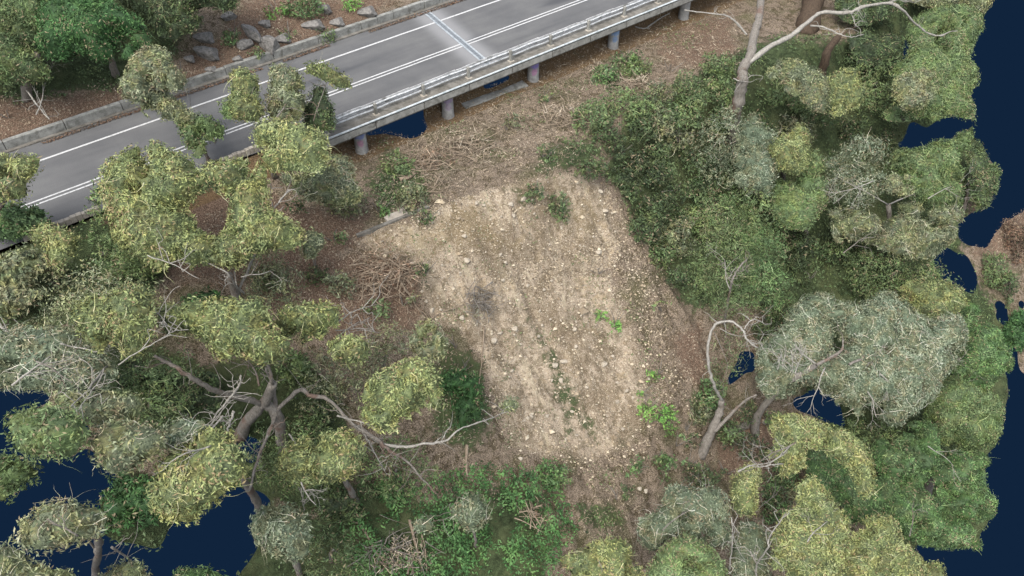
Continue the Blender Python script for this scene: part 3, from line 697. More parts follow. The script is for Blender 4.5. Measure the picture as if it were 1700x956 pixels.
def smooth_path(pts, per=5, wob=.05, seed=0):
    pts = [np.asarray(p, float) for p in pts]; r = np.random.default_rng(seed)
    if len(pts) < 3: pts = [pts[0], (pts[0]+pts[-1])/2+r.normal(0, .05, 3), pts[-1]]
    e = [2*pts[0]-pts[1]]+pts+[2*pts[-1]-pts[-2]]; out_ = []
    for i in range(1, len(e)-2):
        for k in range(per):
            t = k/per
            out_.append(.5*((2*e[i])+(-e[i-1]+e[i+1])*t+(2*e[i-1]-5*e[i]+4*e[i+1]-e[i+2])*t*t+(-e[i-1]+3*e[i]-3*e[i+1]+e[i+2])*t**3))
    out_.append(pts[-1]); return [p+r.normal(0, wob, 3)*.3 for p in out_]
def limb(mb, pts, r0, r1, seed=0, per=5, wob=.05, twigs=0, seg=8):
    p = smooth_path(pts, per, wob, seed); n = len(p); r = np.random.default_rng(seed+5)
    mb.tube(p, [r0+(r1-r0)*i/(n-1)+.08*r0*r.normal() if r0 > .03 else r0+(r1-r0)*i/(n-1) for i in range(n)], seg)
    for _ in range(twigs):
        i = r.integers(n//4, n-1); a = p[i]; d = r.normal(size=3); d[2] = abs(d[2])*.6; d /= np.linalg.norm(d); L = r.uniform(.4, 1.3)
        q = [a, a+d*L*.4+r.normal(0, .08, 3), a+d*L*.75+r.normal(0, .12, 3), a+d*L+r.normal(0, .18, 3)]
        mb.tube(smooth_path(q, 3, .01, int(r.integers(1e6))), list(np.linspace(.018, .006, 10)), 5)
def PP(seq): return [P(a, b, c) for a, b, c in seq]

def tree(name, label, cat, base, trunk, branches=(), crowns=(), group=None, bk=None, seed=0, tr=(.2, .1), twig=4):
    """base pixel; trunk/branches = lists of (px, py, lift); crowns = dicts"""
    loc = P(base[0], base[1], 0)
    root = empty(name, loc, label, cat, group); bk = bk or M_bark
    mb = MB(); limb(mb, [loc-np.array([0, 0, .3])]+PP(trunk), tr[0], tr[1], seed, twigs=0, seg=12); mb.build('trunk', bk, root, smooth=True)
    for i, b in enumerate(branches):
        pts, r0, r1 = b[:3]; mt = b[3] if len(b) > 3 else bk
        mb = MB(); limb(mb, PP(pts), r0*.72, r1*.72, seed+i*3+1, twigs=twig+2, seg=8); mb.build('branch', mt, root, smooth=True)
    for i, c in enumerate(crowns):
        c = dict(c); kind = c.pop('mat'); poly = c.pop('poly'); lift = c.pop('lift')
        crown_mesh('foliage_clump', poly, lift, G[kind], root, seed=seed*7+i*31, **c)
    return root

# ------------------------------------------------------------------ trees on the left
tree('gum_tree', 'tall olive-yellow gum tree with a ring-like crown around a gap, left of the slip', 'tree', (395, 520),
     [(392, 490, 1.5), (380, 455, 3.2)],
     [([(405, 487, 2.2), (391, 474, 3.4), (377, 453, 4.6), (330, 430, 4.8)], .07, .03, M_pale), ([(392, 490, 1.5), (420, 430, 3.5), (441, 375, 5.2), (462, 336, 6.2), (484, 314, 6.8)], .09, .03, M_pale),
      ([(441, 375, 5.2), (452, 340, 6), (440, 300, 6.2)], .04, .015, M_pale), ([(245, 425, 5.5), (290, 440, 5.6), (330, 462, 5.2)], .03, .02, M_pale)],
     [dict(poly=[(162, 290), (185, 265), (205, 248), (240, 237), (270, 238), (300, 250), (325, 285), (345, 275), (400, 258), (440, 262), (450, 290), (455, 350), (505, 378), (512, 405), (475, 420), (430, 415), (420, 440), (385, 448), (345, 440), (300, 450), (265, 455), (230, 430), (190, 410), (180, 355), (165, 330)], hole=[(316, 350), (328, 322), (350, 308), (390, 328), (390, 362), (372, 394), (350, 400), (320, 384)], lift=5.4, mat='yellow', thick=1.3),
      dict(poly=[(414, 225), (425, 208), (450, 202), (490, 205), (535, 218), (548, 245), (545, 290), (520, 292), (480, 280), (450, 290), (430, 262)], lift=7.2, mat='yellow', thick=1.1, tint_mu=.66),
      dict(poly=[(505, 290), (540, 262), (575, 252), (588, 290), (604, 335), (560, 345), (510, 330), (470, 310), (465, 285)], lift=3.4, mat='olive', thick=.9),
      dict(poly=[(510, 380), (535, 385), (540, 420), (548, 470), (540, 478), (520, 450), (502, 425)], lift=2.6, mat='olive', thick=.5)], seed=1, tr=(.22, .13))
tree('gum_tree', 'slender olive gum tree whose ragged crown reaches over the white centre lines', 'tree', (455, 290),
     [(450, 260, 2.5), (445, 215, 5)], [([(445, 215, 5), (425, 170, 6.2), (410, 130, 7)], .05, .02), ([(445, 215, 5), (480, 160, 6.4), (470, 120, 7)], .05, .02), ([(548, 122, 7.0), (538, 150, 6), (520, 200, 4.6)], .02, .03)],
     [dict(poly=[(390, 120), (415, 115), (430, 135), (428, 165), (445, 190), (425, 205), (385, 200), (384, 160)], lift=6.6, mat='yellow', thick=.8),
      dict(poly=[(443, 108), (480, 108), (503, 125), (510, 175), (495, 205), (445, 200), (440, 160), (455, 135)], lift=6.2, mat='olive', thick=.8),
      dict(poly=[(365, 160), (385, 150), (395, 195), (380, 202), (368, 190)], lift=4.6, mat='mid', thick=.5, twigs=.2),
      dict(poly=[(500, 180), (522, 158), (522, 142), (540, 140), (538, 160), (556, 172), (552, 200), (562, 215), (540, 222), (505, 212)], lift=3.8, mat='dark', thick=.7, twigs=.2),
      dict(poly=[(503, 110), (530, 103), (560, 120), (585, 132), (588, 148), (565, 148), (540, 135), (512, 120)], lift=7.6, mat='yellow', thick=.5)], seed=2, tr=(.14, .07))
tree('gum_tree', 'grey-olive soft-leaved tree leaning across the left lane of the road', 'tree', (345, 275),
     [(340, 250, 1.6), (318, 210, 3.6)], [([(318, 210, 3.6), (290, 180, 5), (250, 160, 6)], .05, .02), ([(250, 160, 6), (245, 130, 6.4), (258, 100, 6.6)], .04, .02)],
     [dict(poly=[(197, 150), (210, 125), (225, 95), (258, 80), (285, 90), (290, 115), (316, 130), (312, 146), (270, 150), (245, 160), (235, 175), (205, 165)], lift=6.4, mat='olive', thick=1., twigs=.3, tint_mu=.55),
      dict(poly=[(232, 190), (238, 160), (262, 153), (290, 160), (305, 178), (325, 190), (330, 205), (300, 210), (285, 197), (250, 195)], lift=5.2, mat='olive', thick=.8, twigs=.3),
      dict(poly=[(292, 195), (326, 196), (345, 195), (370, 205), (375, 245), (362, 270), (325, 265), (305, 235)], lift=3.2, mat='mid', thick=.8, twigs=.2, tint_mu=.45)], seed=3, tr=(.12, .07))
tree('gum_tree', 'pale tan-olive crown cut by the left edge beside the road', 'tree', (-40, 400), [(-20, 370, 2.5), (10, 330, 5)], [([(10, 330, 5), (30, 300, 6), (55, 275, 6.5)], .05, .02)],
     [dict(poly=[(-60, 262), (0, 260), (50, 258), (97, 272), (72, 280), (50, 290), (38, 332), (-10, 338), (-70, 330)], lift=6.2, mat='yellow', thick=1., twigs=.6)], seed=4, tr=(.16, .08))
tree('sapling_tree', 'small round yellow-green crown below the near road edge at far left', 'tree', (95, 455), [(92, 440, 1), (88, 420, 2)], [],
     [dict(poly=[(48, 412), (52, 395), (62, 382), (90, 374), (120, 384), (128, 410), (115, 434), (85, 445), (60, 435)], lift=2.8, mat='yellow', thick=.9, lump=.3, tint_mu=.6)], seed=5, tr=(.08, .05))
tree('gum_tree', 'broad mottled gum crown with pale twigs, left of centre in a long band', 'tree', (395, 720),
     [(410, 700, 1.5), (440, 668, 3), (452, 637, 4.4)],
     [([(196, 606, 7.2), (228, 584, 7.4), (263, 565, 7.4), (288, 551, 7.2), (313, 547, 7.0)], .03, .02, M_pale), ([(245, 503, 7), (263, 520, 7.2), (288, 551, 7.2)], .02, .02, M_pale),
      ([(452, 637, 4.4), (441, 600, 5.4), (400, 570, 6.4)], .1, .03), ([(560, 535, 5.5), (587, 517, 5.6), (625, 505, 5.4)], .04, .012, M_pale), ([(557, 549, 5.5), (605, 545, 5.6), (630, 552, 5.4)], .03, .01, M_pale)],
     [dict(poly=[(125, 515), (140, 500), (180, 490), (240, 470), (256, 500), (262, 540), (250, 572), (215, 605), (180, 600), (150, 575), (122, 545)], lift=7.2, mat='yellow', thick=1.2, twigs=1.4, tint_mu=.47),
      dict(poly=[(256, 500), (300, 505), (330, 495), (400, 500), (430, 495), (448, 515), (445, 535), (470, 560), (492, 570), (470, 600), (440, 602), (405, 588), (360, 600), (345, 565), (310, 550), (268, 560)], lift=6.8, mat='yellow', thick=1.2, tint_mu=.53),
      dict(poly=[(448, 535), (480, 505), (530, 500), (562, 510), (560, 540), (575, 560), (612, 566), (615, 590), (585, 607), (562, 600), (545, 570), (525, 560), (495, 575), (470, 560)], lift=6., mat='yellow', thick=.9, twigs=1.2)], seed=6, tr=(.28, .16))
tree('gum_tree', 'bare forked gum with grey limbs spreading over the dark hollow at lower left', 'tree', (480, 790),
     [(470, 740, 1.2), (459, 687, 2.4), (437, 669, 3)],
     [([(437, 669, 3), (391, 659, 3.8), (349, 644, 4.6), (313, 623, 5.2), (285, 606, 5.4), (256, 592, 5.4)], .19, .06), ([(459, 687, 2.4), (452, 637, 3.2), (441, 610, 3.6)], .15, .06),
      ([(459, 687, 2.4), (452, 705, 3.0), (427, 765, 4.2), (414, 815, 5)], .13, .04), ([(459, 680, 2.6), (498, 648, 3), (516, 657, 3.2), (544, 662, 3.4), (576, 694, 4), (593, 712, 4.4)], .13, .09),
      ([(377, 666, 4.8), (395, 644, 5.2), (400, 623, 5.6)], .06, .05, M_pale), ([(395, 644, 5.2), (377, 666, 5.3), (356, 694, 5.5), (341, 723, 5.7), (330, 745, 5.7)], .06, .02, M_pale), ([(388, 682, 5.6), (384, 695, 5.6), (377, 716, 5.6)], .07, .05, M_pale),
      ([(593, 710, 4.4), (621, 726, 5), (646, 748, 5.2), (675, 765, 5.2), (696, 790, 5), (728, 822, 4.6)], .14, .025), ([(593, 708, 4.4), (628, 733, 5), (667, 742, 5.4), (703, 737, 5.6), (739, 732, 5.6), (763, 712, 5.6), (799, 700, 5.4), (831, 687, 5.2), (849, 676, 5.2)], .10, .015, M_pale),
      ([(605, 722, 5), (614, 737, 5.2), (632, 769, 5.2), (642, 790, 5)], .05, .015, M_pale), ([(628, 733, 5), (642, 757, 5.2), (668, 752, 5.2)], .03, .015)],
     [dict(poly=[(597, 660), (605, 628), (640, 610), (680, 600), (720, 600), (735, 635), (732, 690), (700, 716), (660, 718), (620, 712), (600, 692)], lift=7, mat='yellow', thick=1.2, tint_mu=.56),
      dict(poly=[(725, 672), (745, 668), (770, 692), (768, 708), (740, 712), (722, 706)], lift=5.4, mat='olive', thick=.5),
      dict(poly=[(832, 668), (845, 657), (862, 664), (860, 682), (838, 686)], lift=5.2, mat='olive', thick=.4)], seed=7, tr=(.3, .2), twig=7)
tree('gum_tree', 'small grey-olive crown just left of the bare slip', 'tree', (700, 640), [(702, 620, 1.5), (705, 590, 3)], [([(705, 590, 3), (700, 565, 3.8)], .04, .02)],
     [dict(poly=[(675, 555), (690, 538), (720, 535), (742, 560), (742, 585), (725, 598), (700, 596), (682, 580)], lift=4.2, mat='olive', thick=.9, tint_mu=.55)], seed=8, tr=(.1, .06))
tree('gum_tree', 'yellow-green lobed crown over the blue gap, below the left canopy', 'tree', (430, 850), [(425, 830, 2), (400, 790, 5)],
     [([(400, 790, 5), (370, 760, 6.5), (330, 745, 7.2)], .08, .03), ([(400, 790, 5), (350, 800, 7), (300, 810, 8)], .06, .02), ([(414, 815, 5), (427, 765, 5.5), (452, 705, 5)], .06, .06)],
     [dict(poly=[(245, 795), (258, 778), (270, 760), (300, 740), (345, 718), (385, 718), (408, 750), (412, 790), (380, 815), (350, 835), (320, 876), (296, 868), (270, 870), (250, 832)], lift=8, mat='yellow', thick=1.3, tint_mu=.58),
      dict(poly=[(155, 720), (178, 702), (240, 703), (275, 718), (265, 745), (235, 775), (195, 788), (165, 778)], lift=8.2, mat='olive', thick=1., tint_mu=.55, twigs=1.4),
      dict(poly=[(270, 712), (320, 690), (370, 712), (345, 735), (300, 748), (268, 740)], lift=7.6, mat='silver', thick=.6, twigs=4)], seed=9, tr=(.2, .12))
tree('gum_tree', 'green rounded crown standing against the blue gap at far left', 'tree', (150, 640), [(140, 645, 3), (125, 665, 6)],
     [([(171, 616, 6), (142, 652, 7), (117, 675, 8)], .06, .03, M_pale), ([(178, 606, 6), (160, 640, 7), (130, 680, 8)], .04, .02, M_pale), ([(0, 613, 4), (71, 606, 4.4), (149, 581, 4.4)], .05, .02, M_pale)],
     [dict(poly=[(22, 700), (33, 682), (75, 668), (110, 680), (140, 700), (157, 718), (140, 735), (128, 756), (112, 768), (95, 757), (45, 758), (35, 735), (20, 728)], lift=8.4, mat='mid', thick=1.1, tint_mu=.62),
      dict(poly=[(80, 662), (130, 648), (185, 652), (240, 662), (236, 690), (200, 705), (158, 712), (130, 690)], lift=6.8, mat='olive', thick=.8, tint_mu=.5)], seed=10, tr=(.2, .12))
tree('gum_tree', 'twiggy grey-green canopy with long pale stems at the left edge', 'tree', (40, 600), [(50, 590, 1.5), (80, 575, 3)],
     [([(0, 543, 3.2), (21, 556, 3.4), (60, 575, 3.4)], .06, .03, M_pale)],
     [dict(poly=[(-60, 560), (30, 545), (120, 545), (160, 585), (205, 612), (180, 645), (120, 655), (80, 645), (-60, 645)], lift=4.2, mat='silver', thick=.9, twigs=3, tint_mu=.42)], seed=11, tr=(.16, .1))
tree('gum_tree', 'flat twiggy olive crown floating over the blue gap at lower left', 'tree', (160, 990), [(158, 950, 1.5), (163, 920, 5), (160, 890, 7.2), (140, 872, 8)], [([(163, 920, 5), (130, 880, 7), (90, 870, 7.6)], .06, .02), ([(231, 943, 3), (206, 922, 3.5), (185, 908, 4)], .05, .06)],
     [dict(poly=[(15, 885), (35, 860), (62, 840), (100, 828), (150, 845), (183, 852), (175, 885), (150, 898), (130, 892), (85, 915), (75, 912), (40, 905), (18, 902)], lift=8, mat='olive', thick=.9, twigs=2.5)], seed=12, tr=(.17, .08))
tree('gum_tree', 'olive crown cut by the lower left corner', 'tree', (20, 1000), [(20, 975, 2), (25, 950, 4)], [],
     [dict(poly=[(-60, 915), (0, 908), (35, 906), (46, 940), (90, 940), (135, 955), (130, 1000), (-60, 1010)], lift=5, mat='olive', thick=.8, twigs=2)], seed=13, tr=(.2, .12))
tree('gum_tree', 'dark twiggy crown cut by the bottom edge, left of the tall blue gap', 'tree', (230, 1010), [(220, 985, 1.5), (215, 955, 3)], [],
     [dict(poly=[(165, 952), (200, 935), (235, 930), (250, 956), (255, 990), (165, 990)], lift=3.6, mat='olive', thick=.6, twigs=2)], seed=14, tr=(.14, .1))
tree('gum_tree', 'bright leafy top at the bottom edge inside the blue gap', 'tree', (330, 1010), [(330, 985, 1.5), (330, 962, 3)], [],
     [dict(poly=[(284, 956), (300, 942), (345, 938), (376, 955), (370, 1000), (285, 1000)], lift=3.6, mat='green', thick=.7)], seed=15, tr=(.12, .08))
tree('gum_tree', 'tawny green flattened crown left of the forked bare limb', 'tree', (590, 830), [(580, 810, 2), (560, 780, 4)], [([(560, 780, 4), (530, 765, 5)], .05, .03), ([(500, 810, 4.6), (503, 835, 4.2), (505, 850, 3.8)], .03, .015, M_pale)],
     [dict(poly=[(452, 778), (465, 755), (485, 738), (520, 722), (590, 712), (607, 742), (600, 780), (560, 800), (505, 802), (465, 795)], lift=5.6, mat='yellow', thick=1.1, tint_mu=.5)], seed=16, tr=(.16, .1))
tree('gum_tree', 'dull grey crown at the right rim of the tall blue gap', 'tree', (500, 960), [(490, 930, 2), (470, 895, 4)], [],
     [dict(poly=[(415, 860), (440, 835), (480, 835), (505, 855), (520, 900), (512, 930), (470, 932), (430, 910), (415, 885)], lift=5, mat='silver', thick=1., twigs=1.2, tint_mu=.36)], seed=17, tr=(.16, .1))
tree('gum_tree', 'small bristly grey-brown crown above the green ground cover', 'tree', (790, 905), [(788, 890, 1), (782, 865, 2)], [([(700, 868, 2.), (735, 862, 2.2), (770, 850, 2.4)], .02, .02)],
     [dict(poly=[(750, 842), (770, 828), (790, 815), (812, 850), (806, 872), (782, 882), (755, 866)], lift=2.9, mat='silver', thick=.7, twigs=2.5, tint_mu=.35),
      dict(poly=[(682, 868), (700, 858), (735, 862), (732, 872), (700, 885), (684, 882)], lift=2.2, mat='silver', thick=.3, twigs=2.5, tint_mu=.4)], seed=18, tr=(.08, .05))

# ------------------------------------------------------------------ trees on the right
tree('gum_tree', 'tall grey gum at top right with a long pale limb sweeping right', 'tree', (1217, 232),
     [(1221, 185, 1.6), (1228, 160, 2.4), (1233, 132, 3.2), (1232, 117, 3.6), (1240, 102, 4.2), (1247, 88, 4.8), (1251, 60, 5.6), (1260, 28, 6.6), (1264, -10, 7.6)],
     [([(1240, 106, 4.2), (1278, 78, 5), (1313, 59, 6), (1342, 36, 7), (1363, 21, 7.6), (1409, 21, 8.2), (1431, 12, 8.6), (1473, 5, 9), (1498, 16, 9), (1520, 39, 9), (1541, 55, 9), (1562, 59, 9), (1580, 52, 9), (1609, 50, 9)], .21, .03, M_pale),
      ([(1345, 42, 7), (1370, 46, 7.3), (1395, 57, 7.4), (1413, 61, 7.4), (1434, 57, 7.4)], .08, .03, M_pale),
      ([(1136, 17, 4.6), (1171, 21, 4.8), (1203, 25, 5), (1221, 36, 4.9), (1239, 57, 5)], .05, .08, M_pale),
      ([(1473, 5, 9), (1490, 0, 9), (1509, 2, 9)], .05, .03, M_pale), ([(1412, 20, 8.2), (1418, 35, 8.1), (1420, 45, 8)], .03, .01, M_pale), ([(1218, 130, 3.0), (1232, 135, 3.4), (1250, 124, 3.8)], .05, .03, M_pale)],
     [dict(poly=[(1375, 190), (1368, 160), (1376, 128), (1400, 116), (1422, 120), (1428, 140), (1442, 152), (1420, 180), (1390, 192), (1374, 202)], lift=6, mat='yellow', thick=.7, tint_mu=.55),
      dict(poly=[(1270, 98), (1320, 100), (1376, 128), (1372, 195), (1340, 175), (1300, 150), (1275, 130)], lift=4.6, mat='olive', thick=.7, tint_mu=.42, twigs=.5)], seed=20, tr=(.36, .2), twig=5)
tree('rough_barked_tree', 'thick dark-barked trunk at the top edge behind the pale limb', 'tree', (1338, 55), [(1345, 25, 1.2), (1352, -10, 2.6), (1362, -60, 4.5)], [],
     [dict(poly=[(1380, -30), (1480, -40), (1510, 0), (1490, 20), (1440, 45), (1400, 40), (1385, 15)], lift=2.6, mat='dark', thick=.8, tint_mu=.5)], bk=M_dkbark, seed=21, tr=(.75, .55))
tree('rough_barked_tree', 'stout leaning brown trunk right of the yellow crown, in shade', 'tree', (1362, 125), [(1370, 100, 1), (1376, 80, 1.8), (1392, 62, 2.6)], [([(1376, 80, 1.8), (1395, 60, 2.4), (1420, 45, 3)], .14, .05)],
     [dict(poly=[(1405, 62), (1450, 50), (1500, 62), (1500, 95), (1470, 110), (1420, 108)], lift=2, mat='dark', thick=.7, tint_mu=.38)], bk=M_dkbark, seed=22, tr=(.3, .22))
tree('gum_tree', 'big grey-green spreading crown against the blue at upper right', 'tree', (1500, 190), [(1505, 170, 2), (1530, 140, 4)],
     [([(1530, 140, 4), (1560, 110, 6), (1590, 80, 7)], .08, .03, M_pale)],
     [dict(poly=[(1508, 68), (1506, 40), (1525, 20), (1560, 8), (1600, 12), (1636, 22), (1625, 60), (1610, 75), (1606, 100), (1618, 115), (1626, 140), (1606, 158), (1608, 178), (1622, 195), (1612, 205), (1592, 195), (1572, 190), (1542, 210), (1500, 206), (1462, 206), (1453, 190), (1480, 180), (1484, 150), (1482, 110), (1506, 100)], lift=7, mat='mid', thick=1.4, twigs=1.5, tint_mu=.55),
      dict(poly=[(1480, 132), (1510, 118), (1545, 115), (1555, 150), (1530, 180), (1500, 185), (1484, 165)], lift=8.2, mat='olive', thick=.8, twigs=2, tint_mu=.58)], seed=23, tr=(.25, .16))
tree('gum_tree', 'leafy green canopy under the top edge, above the upper blue gap', 'tree', (1560, 30), [(1562, 10, 1.5), (1570, -15, 3)], [],
     [dict(poly=[(1500, -60), (1700, -60), (1650, 0), (1636, 22), (1600, 14), (1540, 14), (1512, 2)], lift=3.5, mat='olive', thick=1., tint_mu=.52)], seed=24, tr=(.2, .14))
tree('gum_tree', 'tan-yellow soft crown with a peaked top, right of centre', 'tree', (1300, 310), [(1300, 290, 1.5), (1305, 260, 3.5)], [],
     [dict(poly=[(1275, 252), (1285, 235), (1300, 218), (1318, 208), (1332, 206), (1350, 232), (1345, 262), (1340, 282), (1322, 292), (1300, 285), (1280, 272)], lift=5, mat='yellow', thick=1., twigs=.3, tint_mu=.55, lump=.7),
      dict(poly=[(1218, 300), (1222, 250), (1224, 215), (1240, 200), (1255, 178), (1262, 205), (1290, 225), (1278, 252), (1290, 285), (1280, 330), (1240, 335)], lift=3.8, mat='silver', thick=1., twigs=.4, tint_mu=.4)], seed=25, tr=(.14, .1))
tree('gum_tree', 'bright green bushy tree left of the right-hand canopy', 'tree', (1340, 400), [(1338, 380, 1), (1335, 350, 2)], [([(1374, 325, 3.), (1386, 300, 3.3), (1398, 275, 3.6)], .04, .02, M_pale)],
     [dict(poly=[(1290, 290), (1335, 285), (1355, 240), (1372, 290), (1372, 340), (1340, 385), (1300, 382), (1275, 350), (1275, 310)], lift=3.4, mat='mid', thick=1.1, tint_mu=.62, twigs=.3)], seed=26, tr=(.14, .1))
tree('gum_tree', 'wide pale twiggy canopy at right, above the dark hollow', 'tree', (1480, 420), [(1478, 395, 2), (1475, 340, 4.5)], [([(1475, 340, 4.5), (1440, 320, 5.5), (1400, 300, 6)], .06, .02, M_pale), ([(1475, 340, 4.5), (1540, 310, 5.5), (1580, 280, 6)], .07, .02, M_pale)],
     [dict(poly=[(1370, 255), (1400, 230), (1440, 225), (1470, 250), (1465, 300), (1440, 340), (1400, 345), (1365, 320)], lift=4.2, mat='silver', thick=1.2, twigs=2, tint_mu=.46, lump=1., ragged=1.4, loose=True, spread=.5, dens=260),
      dict(poly=[(1480, 245), (1530, 250), (1550, 232), (1580, 238), (1602, 215), (1612, 225), (1600, 290), (1592, 340), (1560, 350), (1500, 330), (1475, 290)], lift=5.6, mat='mid', thick=1.3, twigs=2, tint_mu=.54, lump=1., ragged=1.),
      dict(poly=[(1365, 330), (1400, 345), (1450, 350), (1500, 335), (1560, 345), (1606, 340), (1600, 368), (1580, 400), (1545, 432), (1500, 430), (1460, 415), (1420, 420), (1380, 400)], lift=4.8, mat='olive', thick=1.2, twigs=2.5, tint_mu=.48, lump=1., ragged=1.4),
      dict(poly=[(1465, 300), (1490, 282), (1520, 290), (1532, 310), (1500, 325), (1470, 318)], lift=6.6, mat='olive', thick=.5, twigs=1.5, tint_mu=.55)], seed=27, tr=(.25, .16))
tree('gum_tree', 'dark green crown hanging below the right canopy over the blue', 'tree', (1600, 350), [(1605, 330, 1), (1615, 300, 2)], [],
     [dict(poly=[(1605, 235), (1614, 228), (1640, 255), (1662, 280), (1656, 305), (1642, 345), (1600, 360), (1596, 320), (1606, 290)], lift=2.6, mat='dark', thick=.8, tint_mu=.6, twigs=.3)], seed=28, tr=(.14, .1))
tree('wattle_tree', 'fine-leaved light green tree with a bare forked stem, right of the slip', 'tree', (1203, 540), [(1205, 520, 1.5), (1214, 471, 4.2), (1224, 449, 4.6), (1239, 431, 4.8)],
     [([(1214, 471, 4.6), (1204, 450, 4.8), (1203, 430, 4.9)], .03, .012, M_bark), ([(1224, 449, 4.8), (1232, 450, 4.9), (1241, 442, 5)], .03, .012)],
     [dict(poly=[(1150, 440), (1155, 410), (1185, 395), (1200, 368), (1240, 372), (1262, 390), (1250, 430), (1262, 470), (1240, 528), (1200, 532), (1165, 505), (1148, 475)], lift=2.4, mat='mid', thick=1.2, tint_mu=.5, leaf=.08, lw=.016, lump=.9, loose=True, spread=.7, dens=260, ragged=1.4),
      dict(poly=[(1225, 375), (1262, 392), (1292, 380), (1308, 430), (1300, 470), (1306, 505), (1280, 520), (1240, 500), (1225, 440)], lift=3.6, mat='green', thick=1.2, tint_mu=.5, leaf=.08, lw=.016, lump=.9, loose=True, spread=.6, dens=300, ragged=1.2),
      dict(poly=[(1160, 350), (1210, 320), (1260, 310), (1285, 345), (1275, 385), (1220, 375), (1180, 400)], lift=2.6, mat='mid', thick=1., tint_mu=.55, lump=.9, loose=True, spread=.6, dens=260, ragged=1.3)], seed=29, tr=(.08, .04))
tree('gum_tree', 'silvery green crown with many white twigs, centre right', 'tree', (1255, 720), [(1258, 690, 1.5), (1300, 640, 4.5), (1356, 606, 6.4)],
     [([(1356, 606, 7.6), (1395, 584, 7.8), (1400, 563, 7.8)], .13, .05), ([(1356, 606, 7.4), (1330, 585, 7.6), (1318, 572, 7.8)], .07, .03, M_pale), ([(1410, 604, 7.8), (1441, 592, 7.8), (1462, 590, 7.7)], .1, .05), ([(1441, 592, 7.7), (1456, 613, 7.6)], .04, .02, M_pale),
      ([(1488, 584, 7.6), (1502, 609, 7.6), (1520, 631, 7.6), (1562, 636, 7.4)], .05, .02, M_pale), ([(1313, 581, 7.6), (1316, 600, 7.6), (1315, 624, 7.6)], .035, .015, M_pale), ([(1292, 590, 7.6), (1293, 610, 7.6)], .03, .02, M_pale), ([(1303, 590, 7.6), (1299, 611, 7.6)], .03, .015, M_pale),
      ([(1560, 560, 7.4), (1575, 590, 7.4), (1600, 600, 7.3)], .03, .012, M_pale)],
     [dict(poly=[(1252, 572), (1280, 555), (1300, 530), (1318, 500), (1345, 485), (1370, 487), (1400, 500), (1430, 505), (1470, 480), (1500, 498), (1520, 522), (1550, 530), (1575, 520), (1605, 520), (1608, 560), (1600, 590), (1560, 640), (1545, 672), (1520, 690), (1490, 712), (1450, 690), (1402, 702), (1380, 665), (1355, 645), (1330, 655), (1290, 665), (1262, 660), (1250, 635)], hole=[(1373, 552), (1382, 545), (1392, 558), (1410, 570), (1395, 580), (1378, 572)], lift=6.2, mat='silver', thick=1.5, twigs=2.4, tint_mu=.5, lump=.7)], seed=30, tr=(.24, .14), twig=6)
tree('gum_tree', 'arched white-limbed gum leaning over the foot of the slip', 'tree', (1164, 755), [(1175, 730, .8), (1185, 708, 1.4), (1196, 680, 2.2), (1198, 664, 2.6)],
     [([(1198, 664, 2.6), (1190, 650, 3.2), (1184, 637, 3.8), (1177, 610, 4.6), (1175, 580, 5.4), (1180, 552, 6), (1190, 537, 6.3), (1210, 533, 6.6), (1225, 540, 6.8), (1235, 552, 6.9), (1240, 564, 7), (1257, 578, 7)], .12, .06, M_pale),
      ([(1236, 547, 6.8), (1243, 534, 6.9), (1255, 531, 6.9), (1273, 540, 6.8)], .05, .02, M_pale), ([(1240, 564, 6.9), (1250, 568, 6.9), (1266, 573, 6.8)], .05, .02, M_pale), ([(1185, 716, 1.4), (1203, 698, 2), (1221, 680, 2.6), (1242, 662, 3.2), (1256, 655, 3.6)], .18, .06)],
     [dict(poly=[(1175, 600), (1195, 545), (1225, 545), (1240, 580), (1228, 620), (1200, 650), (1180, 640)], lift=1.5, mat='dark', thick=.5, dens=150, twigs=3, tint_mu=.5, leaf=.07, loose=True, spread=.5, ragged=1.3)], seed=31, tr=(.3, .16))
tree('gum_tree', 'large fresh-green crown mass down the right side against the blue', 'tree', (1540, 820), [(1545, 790, 2), (1555, 740, 4)], [([(1555, 740, 4), (1590, 660, 5.5), (1620, 600, 6)], .08, .03)],
     [dict(poly=[(1592, 500), (1612, 500), (1640, 525), (1656, 560), (1676, 600), (1678, 645), (1640, 655), (1600, 640), (1575, 620), (1600, 560)], lift=6.4, mat='green', thick=1.8, twigs=.6, tint_mu=.56, lump=1.2, spread=.15, leaf=.07),
      dict(poly=[(1540, 640), (1590, 615), (1640, 640), (1668, 670), (1662, 715), (1640, 745), (1600, 750), (1555, 735), (1530, 690)], lift=5.4, mat='mid', thick=1.8, twigs=.8, tint_mu=.55, lump=1.2, spread=.15, leaf=.07),
      dict(poly=[(1455, 720), (1500, 700), (1545, 700), (1575, 735), (1560, 790), (1510, 815), (1465, 800), (1448, 760)], lift=4.4, mat='green', thick=1.5, twigs=.8, tint_mu=.42, lump=1.1, spread=.2, leaf=.07),
      dict(poly=[(1560, 745), (1625, 748), (1640, 762), (1636, 800), (1650, 835), (1642, 862), (1600, 870), (1560, 840), (1545, 790)], lift=5.8, mat='green', thick=1.8, twigs=.8, tint_mu=.54, lump=1.2, spread=.15, leaf=.07),
      dict(poly=[(1470, 810), (1520, 800), (1565, 840), (1600, 860), (1626, 885), (1632, 913), (1590, 912), (1530, 910), (1485, 880), (1450, 850)], lift=4.8, mat='green', thick=1.6, twigs=1.2, tint_mu=.5, lump=1.1, spread=.15, leaf=.07),
      dict(poly=[(1470, 500), (1500, 470), (1550, 462), (1600, 480), (1612, 520), (1560, 530), (1520, 522), (1490, 500)], lift=5., mat='yellow', thick=1., twigs=.6, tint_mu=.48)], seed=32, tr=(.3, .2))
